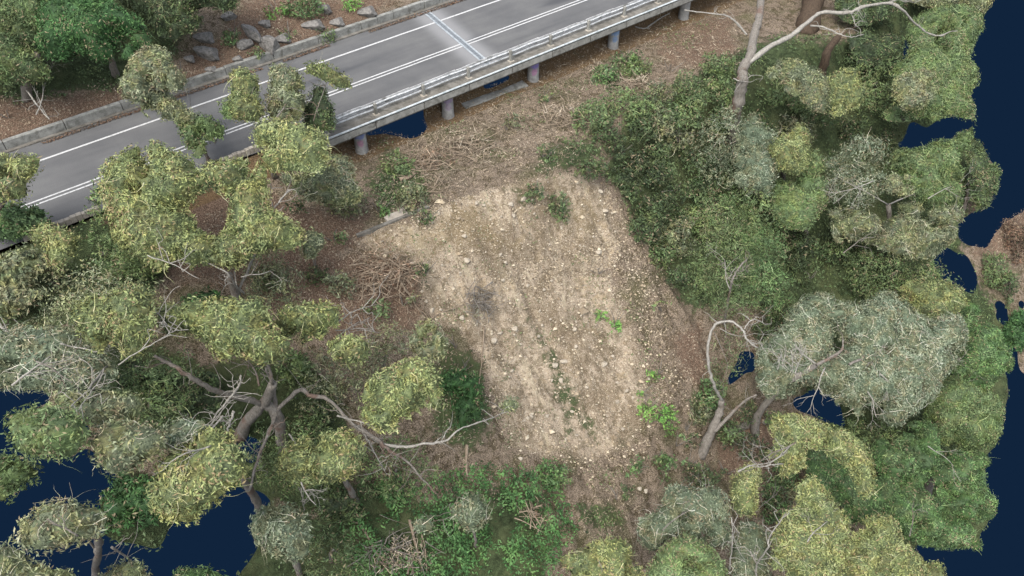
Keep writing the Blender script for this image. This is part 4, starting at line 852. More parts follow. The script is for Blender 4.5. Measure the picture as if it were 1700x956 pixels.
tree('gum_tree', 'soft green understorey tree inside the yellow ring at lower right', 'tree', (1400, 860), [(1400, 840, 1), (1400, 810, 2)], [([(1255, 850, 1.6), (1270, 835, 2), (1290, 820, 2.2)], .03, .02)],
     [dict(poly=[(1330, 750), (1360, 735), (1410, 745), (1440, 800), (1490, 790), (1500, 860), (1440, 870), (1410, 870), (1380, 840), (1340, 810)], lift=3, mat='green', thick=1.1, twigs=.3, tint_mu=.42)], seed=33, tr=(.14, .1))
tree('gum_tree', 'orange-yellow gum with a looping crown and pale twigs at lower right', 'tree', (1330, 960), [(1325, 930, 2), (1330, 890, 4.5)],
     [([(1256, 960, 5), (1256, 936, 6), (1274, 911, 8.2), (1278, 890, 8.4), (1306, 851, 8.6)], .07, .03, M_pale), ([(1210, 945, 5.6), (1216, 900, 7), (1214, 858, 8)], .05, .03, M_pale), ([(1246, 915, 6.6), (1250, 925, 6.4), (1256, 936, 6)], .03, .03, M_pale),
      ([(1224, 783, 8), (1249, 772, 8.2), (1281, 767, 8.4), (1313, 740, 8.4)], .05, .03, M_pale)],
     [dict(poly=[(1278, 705), (1285, 690), (1302, 682), (1330, 690), (1345, 692), (1370, 704), (1402, 712), (1425, 730), (1440, 745), (1452, 772), (1452, 790), (1460, 806), (1455, 825), (1432, 828), (1424, 800), (1420, 775), (1395, 762), (1365, 748), (1345, 735), (1335, 745), (1338, 790), (1322, 800), (1290, 785), (1260, 792), (1245, 815), (1252, 845), (1240, 862), (1212, 850), (1207, 822), (1212, 795), (1228, 775), (1255, 765), (1285, 742), (1288, 725)], lift=7.6, mat='yellow', thick=.9, tint_mu=.6, twigs=3.),
      dict(poly=[(1326, 800), (1342, 785), (1362, 800), (1372, 825), (1400, 845), (1412, 872), (1400, 910), (1395, 960), (1400, 1000), (1270, 1000), (1280, 940), (1282, 890), (1305, 848), (1326, 835)], lift=7.2, mat='yellow', thick=1.3, tint_mu=.58, twigs=1.4),
      dict(poly=[(1412, 872), (1430, 860), (1470, 853), (1492, 865), (1490, 885), (1505, 905), (1530, 925), (1545, 960), (1550, 1000), (1400, 1000), (1395, 940), (1402, 900)], lift=6.6, mat='yellow', thick=1.1, tint_mu=.55, twigs=1.)], seed=34, tr=(.25, .16), twig=6)
tree('gum_tree', 'small olive sprig top at the bottom right in the blue', 'tree', (1548, 1000), [(1548, 985, 1), (1548, 960, 2)], [],
     [dict(poly=[(1530, 940), (1545, 932), (1560, 934), (1568, 956), (1568, 985), (1530, 985)], lift=3, mat='yellow', thick=.5)], seed=35, tr=(.1, .06))
tree('gum_tree', 'silver-grey wispy crown at the bottom, right of the slip foot', 'tree', (1150, 960), [(1150, 935, 1.5), (1145, 890, 3.5)], [([(1145, 890, 3.5), (1120, 850, 4.5), (1125, 815, 5)], .05, .02, M_pale)],
     [dict(poly=[(1050, 872), (1072, 855), (1095, 848), (1110, 805), (1130, 800), (1160, 816), (1185, 808), (1206, 822), (1212, 855), (1212, 900), (1190, 915), (1140, 890), (1110, 892), (1085, 920), (1060, 900)], lift=4.8, mat='silver', thick=1.2, twigs=3, tint_mu=.4),
      dict(poly=[(1225, 870), (1245, 862), (1262, 872), (1280, 890), (1276, 940), (1270, 1000), (1215, 1000), (1215, 900)], lift=4.2, mat='silver', thick=.8, twigs=3, tint_mu=.4)], seed=36, tr=(.15, .1))
tree('gum_tree', 'smooth yellow-green dome cut by the bottom edge, right of centre', 'tree', (1140, 1010), [(1140, 985, 2), (1140, 950, 4)], [],
     [dict(poly=[(1072, 960), (1082, 925), (1108, 898), (1142, 886), (1165, 900), (1195, 920), (1210, 950), (1215, 1000), (1072, 1000)], lift=6.6, mat='mid', thick=1.3, twigs=.3, tint_mu=.72, lump=.4)], seed=37, tr=(.16, .1))
tree('gum_tree', 'mottled yellow crown with white twigs at the bottom centre', 'tree', (1000, 1000), [(1000, 980, 2), (1000, 940, 4)], [([(975, 962, 5.6), (990, 935, 5.8), (1010, 915, 5.8)], .03, .015, M_pale)],
     [dict(poly=[(925, 935), (935, 926), (960, 920), (985, 900), (1010, 892), (1035, 890), (1046, 905), (1054, 935), (1075, 960), (1080, 1000), (960, 1000), (950, 950)], lift=5.6, mat='yellow', thick=1., tint_mu=.55, twigs=2)], seed=38, tr=(.14, .1))
tree('gum_tree', 'dense dark tree at the top left above the kerb wall', 'tree', (40, 160), [(45, 130, 2), (60, 90, 4)], [([(45, 150, 2.2), (70, 185, 2.2), (82, 198, 2.4)], .06, .03, M_pale)],
     [dict(poly=[(-80, -60), (170, -60), (180, -10), (165, 20), (100, 30), (60, 60), (60, 100), (90, 135), (40, 140), (-80, 130)], lift=4, mat='mid', thick=1.6, tint_mu=.34, twigs=.6, lump=.9)], seed=40, tr=(.25, .18))
tree('lush_tree', 'vivid green leafy tree at the top left uphill of the road', 'tree', (190, 120), [(185, 100, 1.5), (175, 75, 3)], [],
     [dict(poly=[(62, 10), (100, 2), (165, -20), (190, 5), (215, 25), (240, 40), (250, 65), (270, 72), (258, 80), (222, 76), (222, 105), (190, 95), (150, 105), (148, 118), (110, 98), (75, 98), (65, 70), (70, 45)], lift=5, mat='lush', thick=1.5, tint_mu=.52, twigs=.2, lump=.9)], seed=41, tr=(.2, .14))
tree('dark_tree', 'shadowy dark green thicket tree beside the vivid green one', 'tree', (290, 60), [(285, 45, 1), (280, 20, 2)], [],
     [dict(poly=[(180, -60), (400, -60), (405, -10), (390, 18), (340, 20), (330, 50), (300, 62), (272, 70), (250, 55), (240, 35), (215, 20), (190, 0)], lift=3, mat='dark', thick=1.2, tint_mu=.42, twigs=.6, lump=.8)], seed=42, tr=(.16, .12))

UND = [('soft grey-green understorey tree behind the left band of crowns', [(60, 480), (140, 450), (250, 470), (300, 500), (240, 560), (120, 600), (40, 560)], 3., 'olive', .5),
 ('soft green understorey tree under the left edge canopy, above the blue', [(180, 600), (300, 600), (330, 640), (300, 690), (220, 700), (150, 660)], 2.2, 'mid', .38),
 ('dull green understorey tree below the forked grey gum', [(440, 700), (520, 690), (590, 740), (560, 800), (470, 830), (425, 780)], 1.4, 'mid', .36),
 ('grey-olive understorey tree right of the forked grey gum', [(500, 600), (560, 590), (620, 610), (600, 660), (560, 700), (500, 680)], 1.6, 'olive', .4),
 ('thin olive understorey tree left of the bare slip', [(620, 540), (680, 560), (690, 600), (640, 610), (600, 640), (590, 590)], 1.6, 'olive', .4),
 ('dull green understorey tree below the central yellow crown', [(600, 730), (690, 740), (740, 780), (700, 830), (620, 820), (580, 780)], 1., 'mid', .42),
 ('soft green understorey tree beside the tall blue gap', [(520, 850), (570, 840), (600, 900), (590, 960), (500, 1000), (510, 920)], 1.6, 'dark', .5),
 ('olive understorey tree between the ring-like crown and the road end', [(150, 385), (175, 370), (200, 400), (240, 450), (180, 480), (110, 440), (125, 400)], 2.4, 'mid', .5),
 ('soft green understorey tree in the gap right of the ring-like crown', [(430, 400), (470, 430), (500, 480), (440, 500), (410, 470)], 1.4, 'olive', .4),
 ('grey-green understorey tree under the wide right canopy', [(1380, 400), (1480, 410), (1560, 440), (1600, 480), (1540, 500), (1430, 490), (1370, 450)], 2.5, 'mid', .42),
 ('soft green understorey tree between the right canopies', [(1400, 700), (1480, 710), (1520, 760), (1470, 790), (1420, 750)], 2.2, 'mid', .36),
 ('green understorey tree at the upper right behind the pale limb', [(1400, 90), (1500, 90), (1490, 150), (1450, 200), (1420, 150)], 2.2, 'mid', .36),
 ('grey-green understorey tree left of the tan-yellow crown', [(1150, 210), (1220, 180), (1235, 260), (1220, 320), (1170, 300)], 2., 'silver', .36)]
for i, (lb, poly, lf, mt, mu) in enumerate(UND):
    c = np.mean(poly, 0)
    tree('understorey_tree', lb, 'tree', (c[0], c[1]+lf*10), [(c[0], c[1]+lf*5, lf*.45), (c[0]+4, c[1], lf*.9)], [], [dict(poly=poly, lift=lf, mat=mt, tint_mu=mu, thick=1., loose=True, spread=.6, dens=230, ragged=1.3, fringe=.4, twigs=1.5, lump=.9)], seed=60+i, tr=(.09, .05))
def spray(px, py, lift, ang, L, seed, r0=.035, mat=None, label=None, parent=None):
    """a forking bare limb, ang and L in photo terms; real depth varies along it"""
    r = np.random.default_rng(seed); mb = MB()
    def grow(x, y, lf, a, l, rad, lev):
        pts = [(x, y, lf)]
        for i in range(3): a += r.normal(0, .22); x += math.cos(a)*l/3; y += math.sin(a)*l/3; lf += r.normal(0, .12); pts.append((x, y, lf))
        mb.tube(smooth_path([P(*p) for p in pts], 3, .015, seed), list(np.linspace(rad, rad*.55, 10)), 6)
        if lev:
            for _ in range(r.integers(2, 4)): k = r.integers(1, 4); grow(pts[k][0], pts[k][1], pts[k][2], a+r.choice([-1, 1])*r.uniform(.3, .9), l*r.uniform(.45, .75), rad*.5, lev-1)
    grow(px, py, lift, ang, L, r0, 3)
    return mb.build('branch', mat or M_pale, parent, smooth=True)
TREES = {o['label']: o for o in COL.objects if o.get('category') == 'tree'}
for i, (lb, px, py, lf, ang, L, r0) in enumerate([
  ('bare forked gum with grey limbs spreading over the dark hollow at lower left', 560, 560, 5.8, -.7, 46, .04), ('bare forked gum with grey limbs spreading over the dark hollow at lower left', 560, 690, 4.6, .5, 60, .04), ('bare forked gum with grey limbs spreading over the dark hollow at lower left', 370, 690, 5.8, 2.2, 60, .04), ('bare forked gum with grey limbs spreading over the dark hollow at lower left', 430, 640, 4.4, -1.8, 50, .04), ('bare forked gum with grey limbs spreading over the dark hollow at lower left', 480, 720, 3.6, 1.2, 60, .035),
  ('twiggy grey-green canopy with long pale stems at the left edge', 20, 640, 5.4, -.4, 80, .04), ('twiggy grey-green canopy with long pale stems at the left edge', 60, 600, 5.6, .1, 70, .03), ('twiggy grey-green canopy with long pale stems at the left edge', 100, 570, 5.6, .3, 60, .03),
  ('yellow-green lobed crown over the blue gap, below the left canopy', 350, 740, 9, 2.6, 60, .03), ('flat twiggy olive crown floating over the blue gap at lower left', 130, 890, 9, -2.4, 60, .03),
  ('silvery green crown with many white twigs, centre right', 1320, 620, 7.9, -1.3, 50, .03), ('silvery green crown with many white twigs, centre right', 1460, 620, 7.9, .5, 50, .035), ('silvery green crown with many white twigs, centre right', 1520, 600, 7.9, -.6, 60, .035), ('silvery green crown with many white twigs, centre right', 1370, 610, 7.8, 2.5, 50, .04), ('silvery green crown with many white twigs, centre right', 1440, 650, 7.8, .9, 46, .03),
  ('wide pale twiggy canopy at right, above the dark hollow', 1400, 420, 5.6, -.4, 60, .03), ('wide pale twiggy canopy at right, above the dark hollow', 1450, 300, 7.4, 2.6, 60, .03), ('wide pale twiggy canopy at right, above the dark hollow', 1540, 330, 7.2, -.8, 50, .03),
  ('orange-yellow gum with a looping crown and pale twigs at lower right', 1320, 735, 8.8, 2.6, 60, .04), ('orange-yellow gum with a looping crown and pale twigs at lower right', 1300, 770, 8.6, 2.9, 60, .03), ('orange-yellow gum with a looping crown and pale twigs at lower right', 1340, 900, 8.4, -1, 50, .03),
  ('silver-grey wispy crown at the bottom, right of the slip foot', 1100, 880, 5.8, -.8, 60, .03), ('silver-grey wispy crown at the bottom, right of the slip foot', 1170, 870, 5.8, -1.7, 46, .03),
  ('fine-leaved light green tree with a bare forked stem, right of the slip', 1212, 480, 4.4, -1.5, 50, .03), ('arched white-limbed gum leaning over the foot of the slip', 1185, 550, 5.8, 1.1, 60, .02), ('arched white-limbed gum leaning over the foot of the slip', 1195, 545, 5.8, .6, 60, .02),
  ('tall olive-yellow gum tree with a ring-like crown around a gap, left of the slip', 400, 460, 4.2, -.4, 50, .03), ('tall olive-yellow gum tree with a ring-like crown around a gap, left of the slip', 460, 340, 6.2, -1., 46, .03), ('tawny green flattened crown left of the forked bare limb', 500, 800, 6, 1.4, 46, .03),
  ('large fresh-green crown mass down the right side against the blue', 1540, 740, 7, .6, 50, .025), ('large fresh-green crown mass down the right side against the blue', 1510, 890, 6.8, -1.1, 40, .03), ('dense dark tree at the top left above the kerb wall', 60, 190, 2.6, -1.1, 60, .03)]):
    spray(px, py, lf, ang, L, 900+i, r0, M_pale if i % 3 else M_bark, parent=TREES[lb])

# ------------------------------------------------------------------ shrubs and low growth: each its own object
def ell(px, py, rx, ry=None, n=17, seed=0):
    ry = ry or rx; r = np.random.default_rng(seed); a = np.linspace(0, 2*math.pi, n, endpoint=False)
    k = r.uniform(.6, 1.3, n); return [(px+rx*k[i]*math.cos(a[i]), py+ry*k[i]*math.sin(a[i])) for i in range(n)]
def shrub(label, px, py, rx, ry, mat, name='shrub', cat='shrub', group=None, lift=.55, seed=0, **kw):
    loc = P(px, py, 0); root = empty(name, loc, label, cat, group)
    mb = MB(); r = np.random.default_rng(seed+9)
    for i in range(4):
        e = loc+np.array([r.normal(0, .3), r.normal(0, .3), .5+r.uniform(0, .3)]); mb.tube([loc-np.array([0, 0, .15]), (loc+e)/2+r.normal(0, .05, 3), e], [.025, .02, .01], 6)
    mb.build('stem', M_bark, root)
    kw.setdefault('thick', .6); kw.setdefault('twigs', .5); kw.setdefault('fringe', .35); kw.setdefault('spread', .38); kw.setdefault('leaf', .095); kw.setdefault('lw', .036)
    if max(rx, ry) < 36: kw.setdefault('loose', True); kw['dens'] = 300
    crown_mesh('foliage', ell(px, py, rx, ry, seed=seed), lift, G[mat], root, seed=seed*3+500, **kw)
    return root
SH = [
 # label, px, py, rx, ry, mat, extra
 ('deep green smooth shrub between the yellow crown and the slip', 768, 650, 36, 46, 'lush', dict(tint_mu=.4, lift=1.3)),
 ('lime green shrub right of the slip foot, tallest of the bright ones', 1108, 700, 20, 24, 'lime', dict(loose=True, lift=.4, tint_mu=.42, ragged=1.3)),
 ('yellow-green shrub just below the tallest lime shrub', 1124, 738, 20, 18, 'lime', dict(loose=True, lift=.4, tint_mu=.36, ragged=1.3)),
 ('mid green shrub hugging the right side of the lime shrubs', 1140, 715, 14, 20, 'green', dict(loose=True, lift=.4, ragged=1.2)),
 ('dark leafy fern clump below the bright lime shrub', 1108, 782, 24, 20, 'green', dict()),
 ('lime seedling on the lower right of the slip', 1074, 680, 15, 10, 'lime', dict(lift=.3)),
 ('pair of bright sprouts high on the right slip edge', 1022, 536, 12, 9, 'lime', dict(lift=.25)),
 ('bright green tuft left of the paired sprouts', 992, 529, 13, 10, 'lime', dict(lift=.25)),
 ('small grey-green tuft in the middle of the gravelly slip', 992, 452, 12, 9, 'dark', dict(lift=.25, tint_mu=.6)),
 ('pale fern frond on the right margin of the slip', 1098, 516, 20, 12, 'mid', dict(lift=.3, tint_mu=.7)),
 ('green bush against the trunk of the arched gum', 1180, 655, 22, 26, 'green', dict()),
 ('round dark bush at the bottom of the slip', 1025, 828, 24, 20, 'dark', dict()),
 ('light green clump at the lower left foot of the slip', 918, 788, 22, 22, 'green', dict(tint_mu=.55)),
 ('green bush just below the bridge beside the third pier', 1038, 98, 28, 10, 'green', dict(lift=.35)),
 ('fresh green bush downhill of the bridge, beside cut branches', 1000, 126, 24, 15, 'green', dict(tint_mu=.55)),
 ('dark green bush under the near edge of the hillside clearing', 1060, 115, 26, 10, 'mid', dict(lift=.3)),
 ('blue-green shrub at the left end of the crest', 665, 275, 26, 20, 'mid', dict(tint_mu=.4)),
 ('tangled shrub crossing the crest slab', 685, 330, 24, 24, 'olive', dict(tint_mu=.35)),
 ('bright green shrub left of the crest slab', 630, 352, 16, 12, 'green', dict(lift=.3)),
 ('two-lobed grey shrub left of the crest', 575, 335, 34, 26, 'olive', dict(tint_mu=.42, lift=.9)),
 ('dark shrub overhanging the top of the slip at its middle', 892, 320, 16, 16, 'dark', dict(lift=.3, tint_mu=.55)),
 ('narrow dark shrub right of the top middle overhang', 930, 345, 14, 22, 'dark', dict(lift=.3, tint_mu=.6)),
 ('leafy bush on the crest near its right end', 905, 262, 20, 12, 'dark', dict(lift=.3, tint_mu=.6)),
 ('yellow-green seedlings left of the slip', 757, 575, 12, 16, 'lime', dict(lift=.25)),
 ('bright green weeds on the dark ground left of the slip', 770, 612, 12, 14, 'lime', dict(lift=1.6)),
 ('low weed tuft on the left side of the slip', 705, 450, 14, 12, 'dark', dict(lift=.25)),
 ('green weeds at the upper left of the slip', 712, 366, 14, 8, 'dark', dict(lift=.2, tint_mu=.6)),
 ('leaf clump against the kerb wall at the top centre', 500, 12, 34, 14, 'green', dict(lift=.4, tint_mu=.35)),
 ('bright lime bush behind the wall at the top centre', 586, 8, 14, 12, 'lime', dict(lift=.4)),
 ('green grassy bush beside the grey boulders', 388, 58, 18, 18, 'green', dict(lift=.3, tint_mu=.4)),
 ('grassy bush below the long grey boulder', 480, 60, 20, 10, 'mid', dict(lift=.25)),
 ('bright weeds at the top edge above the low grey boulder', 460, 20, 18, 9, 'lime', dict(lift=.2, tint_mu=.45)),
 ('small green fern on the bank left of the leftmost boulder', 300, 120, 12, 8, 'mid', dict(lift=.2)),
 ('low weeds along the wall top right of the boulders', 545, 62, 16, 8, 'mid', dict(lift=.2)),
 ('grass tuft between the long boulder and the wall', 430, 96, 14, 8, 'mid', dict(lift=.2)),
 ('bright seedling on the lower slip left of the tall lime shrub', 1062, 655, 8, 7, 'lime', dict(lift=.2)),
 ('small bright weeds beside the white stone on the right margin', 1090, 620, 12, 14, 'lime', dict(lift=.2)),
 ('low fern below the lime seedling near the slip foot', 1062, 775, 18, 12, 'green', dict(lift=.25)),
 ('small bright fern right of the slip foot', 1095, 760, 14, 10, 'lime', dict(lift=.25, tint_mu=.4)),
 ('bright green sprig among the red litter right of the lime shrub', 1145, 770, 12, 10, 'green', dict(lift=.25)),
 ('grey-olive scrub on the litter just left of the rust-brown brush pile', 560, 470, 22, 18, 'olive', dict(lift=.4, tint_mu=.4, ragged=1.3)),
 ('dull green scrub below the rust-brown brush pile', 622, 515, 24, 14, 'mid', dict(lift=.3, tint_mu=.38, ragged=1.3)),
 ('sparse olive scrub between the brush pile and the slip corner', 668, 505, 18, 12, 'olive', dict(lift=.3, tint_mu=.4, ragged=1.3)),
 ('low grey scrub on the bank straight above the slip top', 840, 215, 24, 10, 'olive', dict(lift=.25, tint_mu=.45, ragged=1.4)),
 ('thin green weeds on the bank below the third pier', 905, 165, 24, 9, 'mid', dict(lift=.2, tint_mu=.45, ragged=1.4)),
 ('dark scrub under the pale curled branch on the left litter', 525, 445, 18, 14, 'dark', dict(lift=.3, tint_mu=.5, ragged=1.3)),
 ('tiny shrub on the red bank at the far left', 14, 196, 12, 8, 'dark', dict(lift=.2)),
 ('soft bright green bush at the left edge under the road', 30, 370, 46, 34, 'green', dict(tint_mu=.5, lift=1.4)),
 ('yellow-green soft bush right of the road end', 172, 330, 16, 34, 'mid', dict(tint_mu=.55, lift=2.2)),
 ('broad pale green bush below the road end at left', 205, 425, 52, 44, 'mid', dict(tint_mu=.5, lift=1.2)),
 ('tall olive bush at the left edge, halfway down', 30, 470, 60, 50, 'olive', dict(tint_mu=.42, lift=1.2)),
 ('grey-green bush below the round sapling', 100, 480, 40, 40, 'olive', dict(tint_mu=.45, lift=.9)),
 ('smooth green bush stranded in the blue gap at far left', 0, 788, 50, 36, 'mid', dict(tint_mu=.4, lift=1., thick=1.)),
 ('broad dark green bush under the lobed crown, beside the blue gap', 218, 838, 44, 56, 'lush', dict(tint_mu=.38, lift=1., thick=1.)),
 ('green bush filling the hollow left of the forked gum', 330, 650, 60, 40, 'dark', dict(tint_mu=.42, lift=.7)),
 ('dark bush in the hollow under the long limb', 240, 625, 50, 24, 'dark', dict(tint_mu=.5, lift=.7)),
 ('green bush behind the fork of the grey gum', 480, 610, 40, 28, 'mid', dict(tint_mu=.35, lift=.6)),
 ('green bush right of the fork of the grey gum', 540, 690, 40, 26, 'dark', dict(tint_mu=.5, lift=.6)),
 ('dark bush under the tawny crown', 560, 840, 46, 34, 'dark', dict(tint_mu=.55, lift=.6)),
 ('green bush between the reddish clearings at left', 330, 510, 50, 26, 'lush', dict(tint_mu=.25, lift=.5)),
 ('dark bush right of the reddish clearings', 450, 460, 26, 26, 'dark', dict(tint_mu=.45, lift=.5)),
 ('small dark bush at the left end of the survey crest', 500, 350, 26, 20, 'dark', dict(tint_mu=.45, lift=.8)),
 ('dark bush overhanging the left crest end', 555, 398, 16, 14, 'dark', dict(tint_mu=.5, lift=.5)),
 ('bush at the right edge beyond the blue channel', 1672, 480, 16, 24, 'dark', dict(tint_mu=.5, lift=.4)),
 ('bright green bush at the right edge, lower', 1690, 560, 22, 46, 'lush', dict(tint_mu=.4, lift=.4)),
 ('brownish bush on the stranded strip at the right edge', 1680, 400, 26, 34, 'rust', dict(tint_mu=.3, lift=.3)),
 ('grey green bush on the stranded strip, upper', 1650, 450, 26, 30, 'mid', dict(tint_mu=.3, lift=.4)),
]
for i, (lb, px, py, rx, ry, mt, kw) in enumerate(SH): shrub(lb, px, py, rx, ry, mt, seed=600+i*5, **kw)
# thicket right of the slip and up to the road: look-alike dark shrubs
def scatter_pts(poly, rad, seed, maxn=60):
    r = np.random.default_rng(seed); q = np.array(poly, float); lo, hi = q.min(0), q.max(0); out_ = []
    for _ in range(3000):
        a = r.uniform(lo, hi)
        if inside(a[0], a[1], poly) and all(np.hypot(a[0]-b[0], a[1]-b[1]) > rad for b in out_): out_.append(a)
        if len(out_) >= maxn: break
    return out_
TH = [
 ([(985, 240), (1030, 190), (1100, 180), (1160, 230), (1160, 300), (1130, 400), (1160, 480), (1110, 490), (1075, 420), (1050, 350), (1020, 300), (970, 275)], 36, 'dark', (16, 32), 'dark green shrub in the thicket along the right edge of the slip', 'thicket shrubs right of the slip', .4),
 ([(985, 195), (1020, 165), (1075, 145), (1100, 105), (1125, 130), (1180, 110), (1215, 150), (1200, 220), (1130, 200), (1070, 190), (1010, 215)], 34, 'mid', (20, 34), 'grey-green shrub on the bank between the bridge and the thicket', 'bank shrubs below the bridge', .38),
 ([(1225, 230), (1290, 150), (1400, 200), (1470, 210), (1480, 250), (1380, 240), (1350, 210), (1260, 300), (1180, 380), (1160, 330)], 46, 'dark', (24, 36), 'shaded shrub between the tall grey gum and the right canopy', 'shaded shrubs at upper right', .45),
 ([(1150, 300), (1210, 280), (1290, 330), (1290, 380), (1190, 400), (1150, 380)], 34, 'mid', (24, 36), 'pale green bushy shrub above the fine-leaved tree', 'pale bushy shrubs right of centre', .5),
 ([(1310, 400), (1500, 425), (1540, 470), (1470, 480), (1400, 470), (1320, 490), (1300, 540), (1255, 560), (1260, 530), (1310, 480)], 42, 'dark', (22, 36), 'dark shrub in the hollow above the silvery crown', 'dark shrubs in the right hollow', .4),
 ([(1150, 640), (1260, 670), (1290, 690), (1280, 760), (1220, 770), (1180, 830), (1150, 790), (1130, 700)], 44, 'dark', (16, 28), 'low dark shrub around the base of the arched gum', 'low shrubs below the arched gum', .4),
 ([(1250, 860), (1290, 790), (1330, 820), (1300, 850)], 34, 'green', (20, 28), 'green shrub showing through the loop of the yellow crown', 'shrubs inside the yellow loop', .35),
]
LM = [((858, 290), 'the crest line middle of the slip'), ((992, 452), 'the small grey-green tuft on the slip'), ((1022, 536), 'the paired bright sprouts'), ((1125, 316), 'the crossed dead sticks'), ((1038, 98), 'the green bush by the third pier'), ((1000, 126), 'the fresh green bush below the bridge'),
      ((1217, 225), 'the foot of the tall grey gum'), ((1312, 245), 'the tan-yellow peaked crown'), ((1330, 335), 'the bright green bushy tree'), ((1228, 455), 'the fine-leaved light green tree'), ((1400, 155), 'the yellow crown at upper right'), ((1362, 110), 'the leaning brown trunk'), ((1545, 225), 'the upper blue gap'),
      ((1500, 340), 'the wide pale twiggy canopy'), ((1400, 590), 'the silvery crown'), ((1190, 540), 'the bend of the arched white limb'), ((1164, 752), 'the foot of the arched gum'), ((1242, 705), 'the thick fallen log'), ((1228, 610), 'the small blue gap beside the arched gum'), ((1112, 715), 'the tall lime green shrub'),
      ((1355, 680), 'the triangular blue gap'), ((1230, 820), 'the left arm of the yellow loop'), ((1098, 516), 'the pale fern frond'), ((905, 262), 'the leafy bush on the crest'), ((1239, 57), 'the joint of the curved pale side branch'), ((1060, 115), 'the dark bush by the clearing'), ((1305, 700), 'the top of the yellow loop'), ((1150, 830), 'the wispy silver-grey crown')]
used_lb = set()
def locate(base, px, py):
    q = sorted(LM, key=lambda l: math.hypot(l[0][0]-px, l[0][1]-py))
    def dr(l):
        dx, dy = px-l[0][0], py-l[0][1]
        v = 'above' if dy < 0 else 'below'; h = 'left of' if dx < 0 else 'right of'
        if abs(dx) > 2.2*abs(dy): return h
        if abs(dy) > 2.2*abs(dx): return v
        return v+' and '+h
    c = ['%s %s %s' % (base, dr(l), l[1]) for l in q[:2]]+['%s between %s and %s' % (base, q[i][1], q[j][1]) for i in range(3) for j in range(i+1, 4)]
    for t in c:
        if t not in used_lb and len(t.split()) <= 16: used_lb.add(t); return t
    for l in q[2:5]:
        t = '%s %s %s' % (base, dr(l), l[1])
        if t not in used_lb and len(t.split()) <= 16: used_lb.add(t); return t
    return None
ADJ = {'olive': 'olive', 'rust': 'dead brown', 'dark': 'dark green', 'mid': 'grey-green', 'green': 'green'}
nsh = 0
for poly, rad, mt, (r0, r1), lb, grp, mu in TH:
    for a in scatter_pts(poly, rad, 77+rad+len(lb)):
        nsh += 1; rr = rng.uniform(r0, r1)
        mt_ = mt if rng.uniform() > .34 else rng.choice(['olive', 'mid', 'dark'] if mt == 'dark' else ['dark', 'olive', 'green']); mt_ = str(mt_)
        lb_ = locate(('low ' if rr < (r0+r1)/2 else 'wide ')+ADJ[mt_]+' shrub', a[0], a[1]) or lb
        shrub(lb_, a[0], a[1], rr, rr*rng.uniform(.6, 1), mt_, group=grp, seed=2000+nsh*7, lift=rng.uniform(.3, 1.1), tint_mu=mu+rng.uniform(-.12, .14), twigs=1.5, dens=330)

def ell_(px, py, rx, ry): return ell(px, py, rx, ry, seed=int(px+py))
# ------------------------------------------------------------------ ground-hugging leaves nobody could count
def ground_scatter(polys, dens, seed, weight=None, margin=.0):
    r = np.random.default_rng(seed); n = int(94*75*dens)
    s = r.uniform(-44, 50, n); d = r.uniform(-31, 44, n); x, y = sd2xy(s, d); z = zt(x, y)
    px, py, dep = project(x, y, z); ok = (px > -150) & (px < 1850) & (py > -120) & (py < 1060) & ((d > 4.4) | (d < -5.7) | ((d > 2.4) & (s > -11.6)))
    s, d, x, y, z, px, py = [a[ok] for a in (s, d, x, y, z, px, py)]
    m = np.zeros(len(s), bool)
    for p in polys: m |= smask(px, py, p, 14) > r.uniform(.15, .85, len(s))
    for v in VOIDS: m &= ~inside(px, py, v)
    return [a[m] for a in (s, d, x, y, z, px, py)], r
def ground_normal(x, y):
    e = .15; gx = (zt(x+e, y)-zt(x-e, y))/(2*e); gy = (zt(x, y+e)-zt(x, y-e))/(2*e)
    n = np.stack([-gx, -gy, np.ones_like(gx)], 1); return n/np.linalg.norm(n, axis=1)[:, None]
CREEP = [ell(600, 850, 50, 46, seed=1), ell(660, 820, 60, 30, seed=2), ell(770, 840, 80, 66, seed=3), ell(850, 880, 90, 80, seed=4), ell(860, 820, 60, 34, seed=5), ell(745, 920, 70, 60, seed=6), ell(620, 925, 50, 40, seed=8), ell(900, 800, 30, 28, seed=9), ell(800, 960, 120, 50, seed=10)]
(s, d, x, y, z, px, py), r = ground_scatter(CREEP, 330, 23)
cl = fbm(s*1.1, d*1.1, seed=45, oct=4); k = cl+r.uniform(-.25, .25, len(s)) > -.08; s, d, x, y, z, cl = [a[k] for a in (s, d, x, y, z, cl)]
hh = (.15+np.clip(cl, 0, 1)*.9)*r.uniform(.2, 1, len(x)); nr = ground_normal(x, y)
tag(chips('creeper_cover', x+nr[:, 0]*hh, y+nr[:, 1]*hh, z+hh+.02, r.uniform(.05, .1, len(x)), G['lush'], np.clip(.66+.6*fbm(s*2.5, d*2.5, seed=46, oct=2)+r.normal(0, .18, len(x)), 0, 1), nr, .6, .45, 24), 'dense bright green creeper covering the ground at the bottom centre', 'ground cover', kind='stuff')
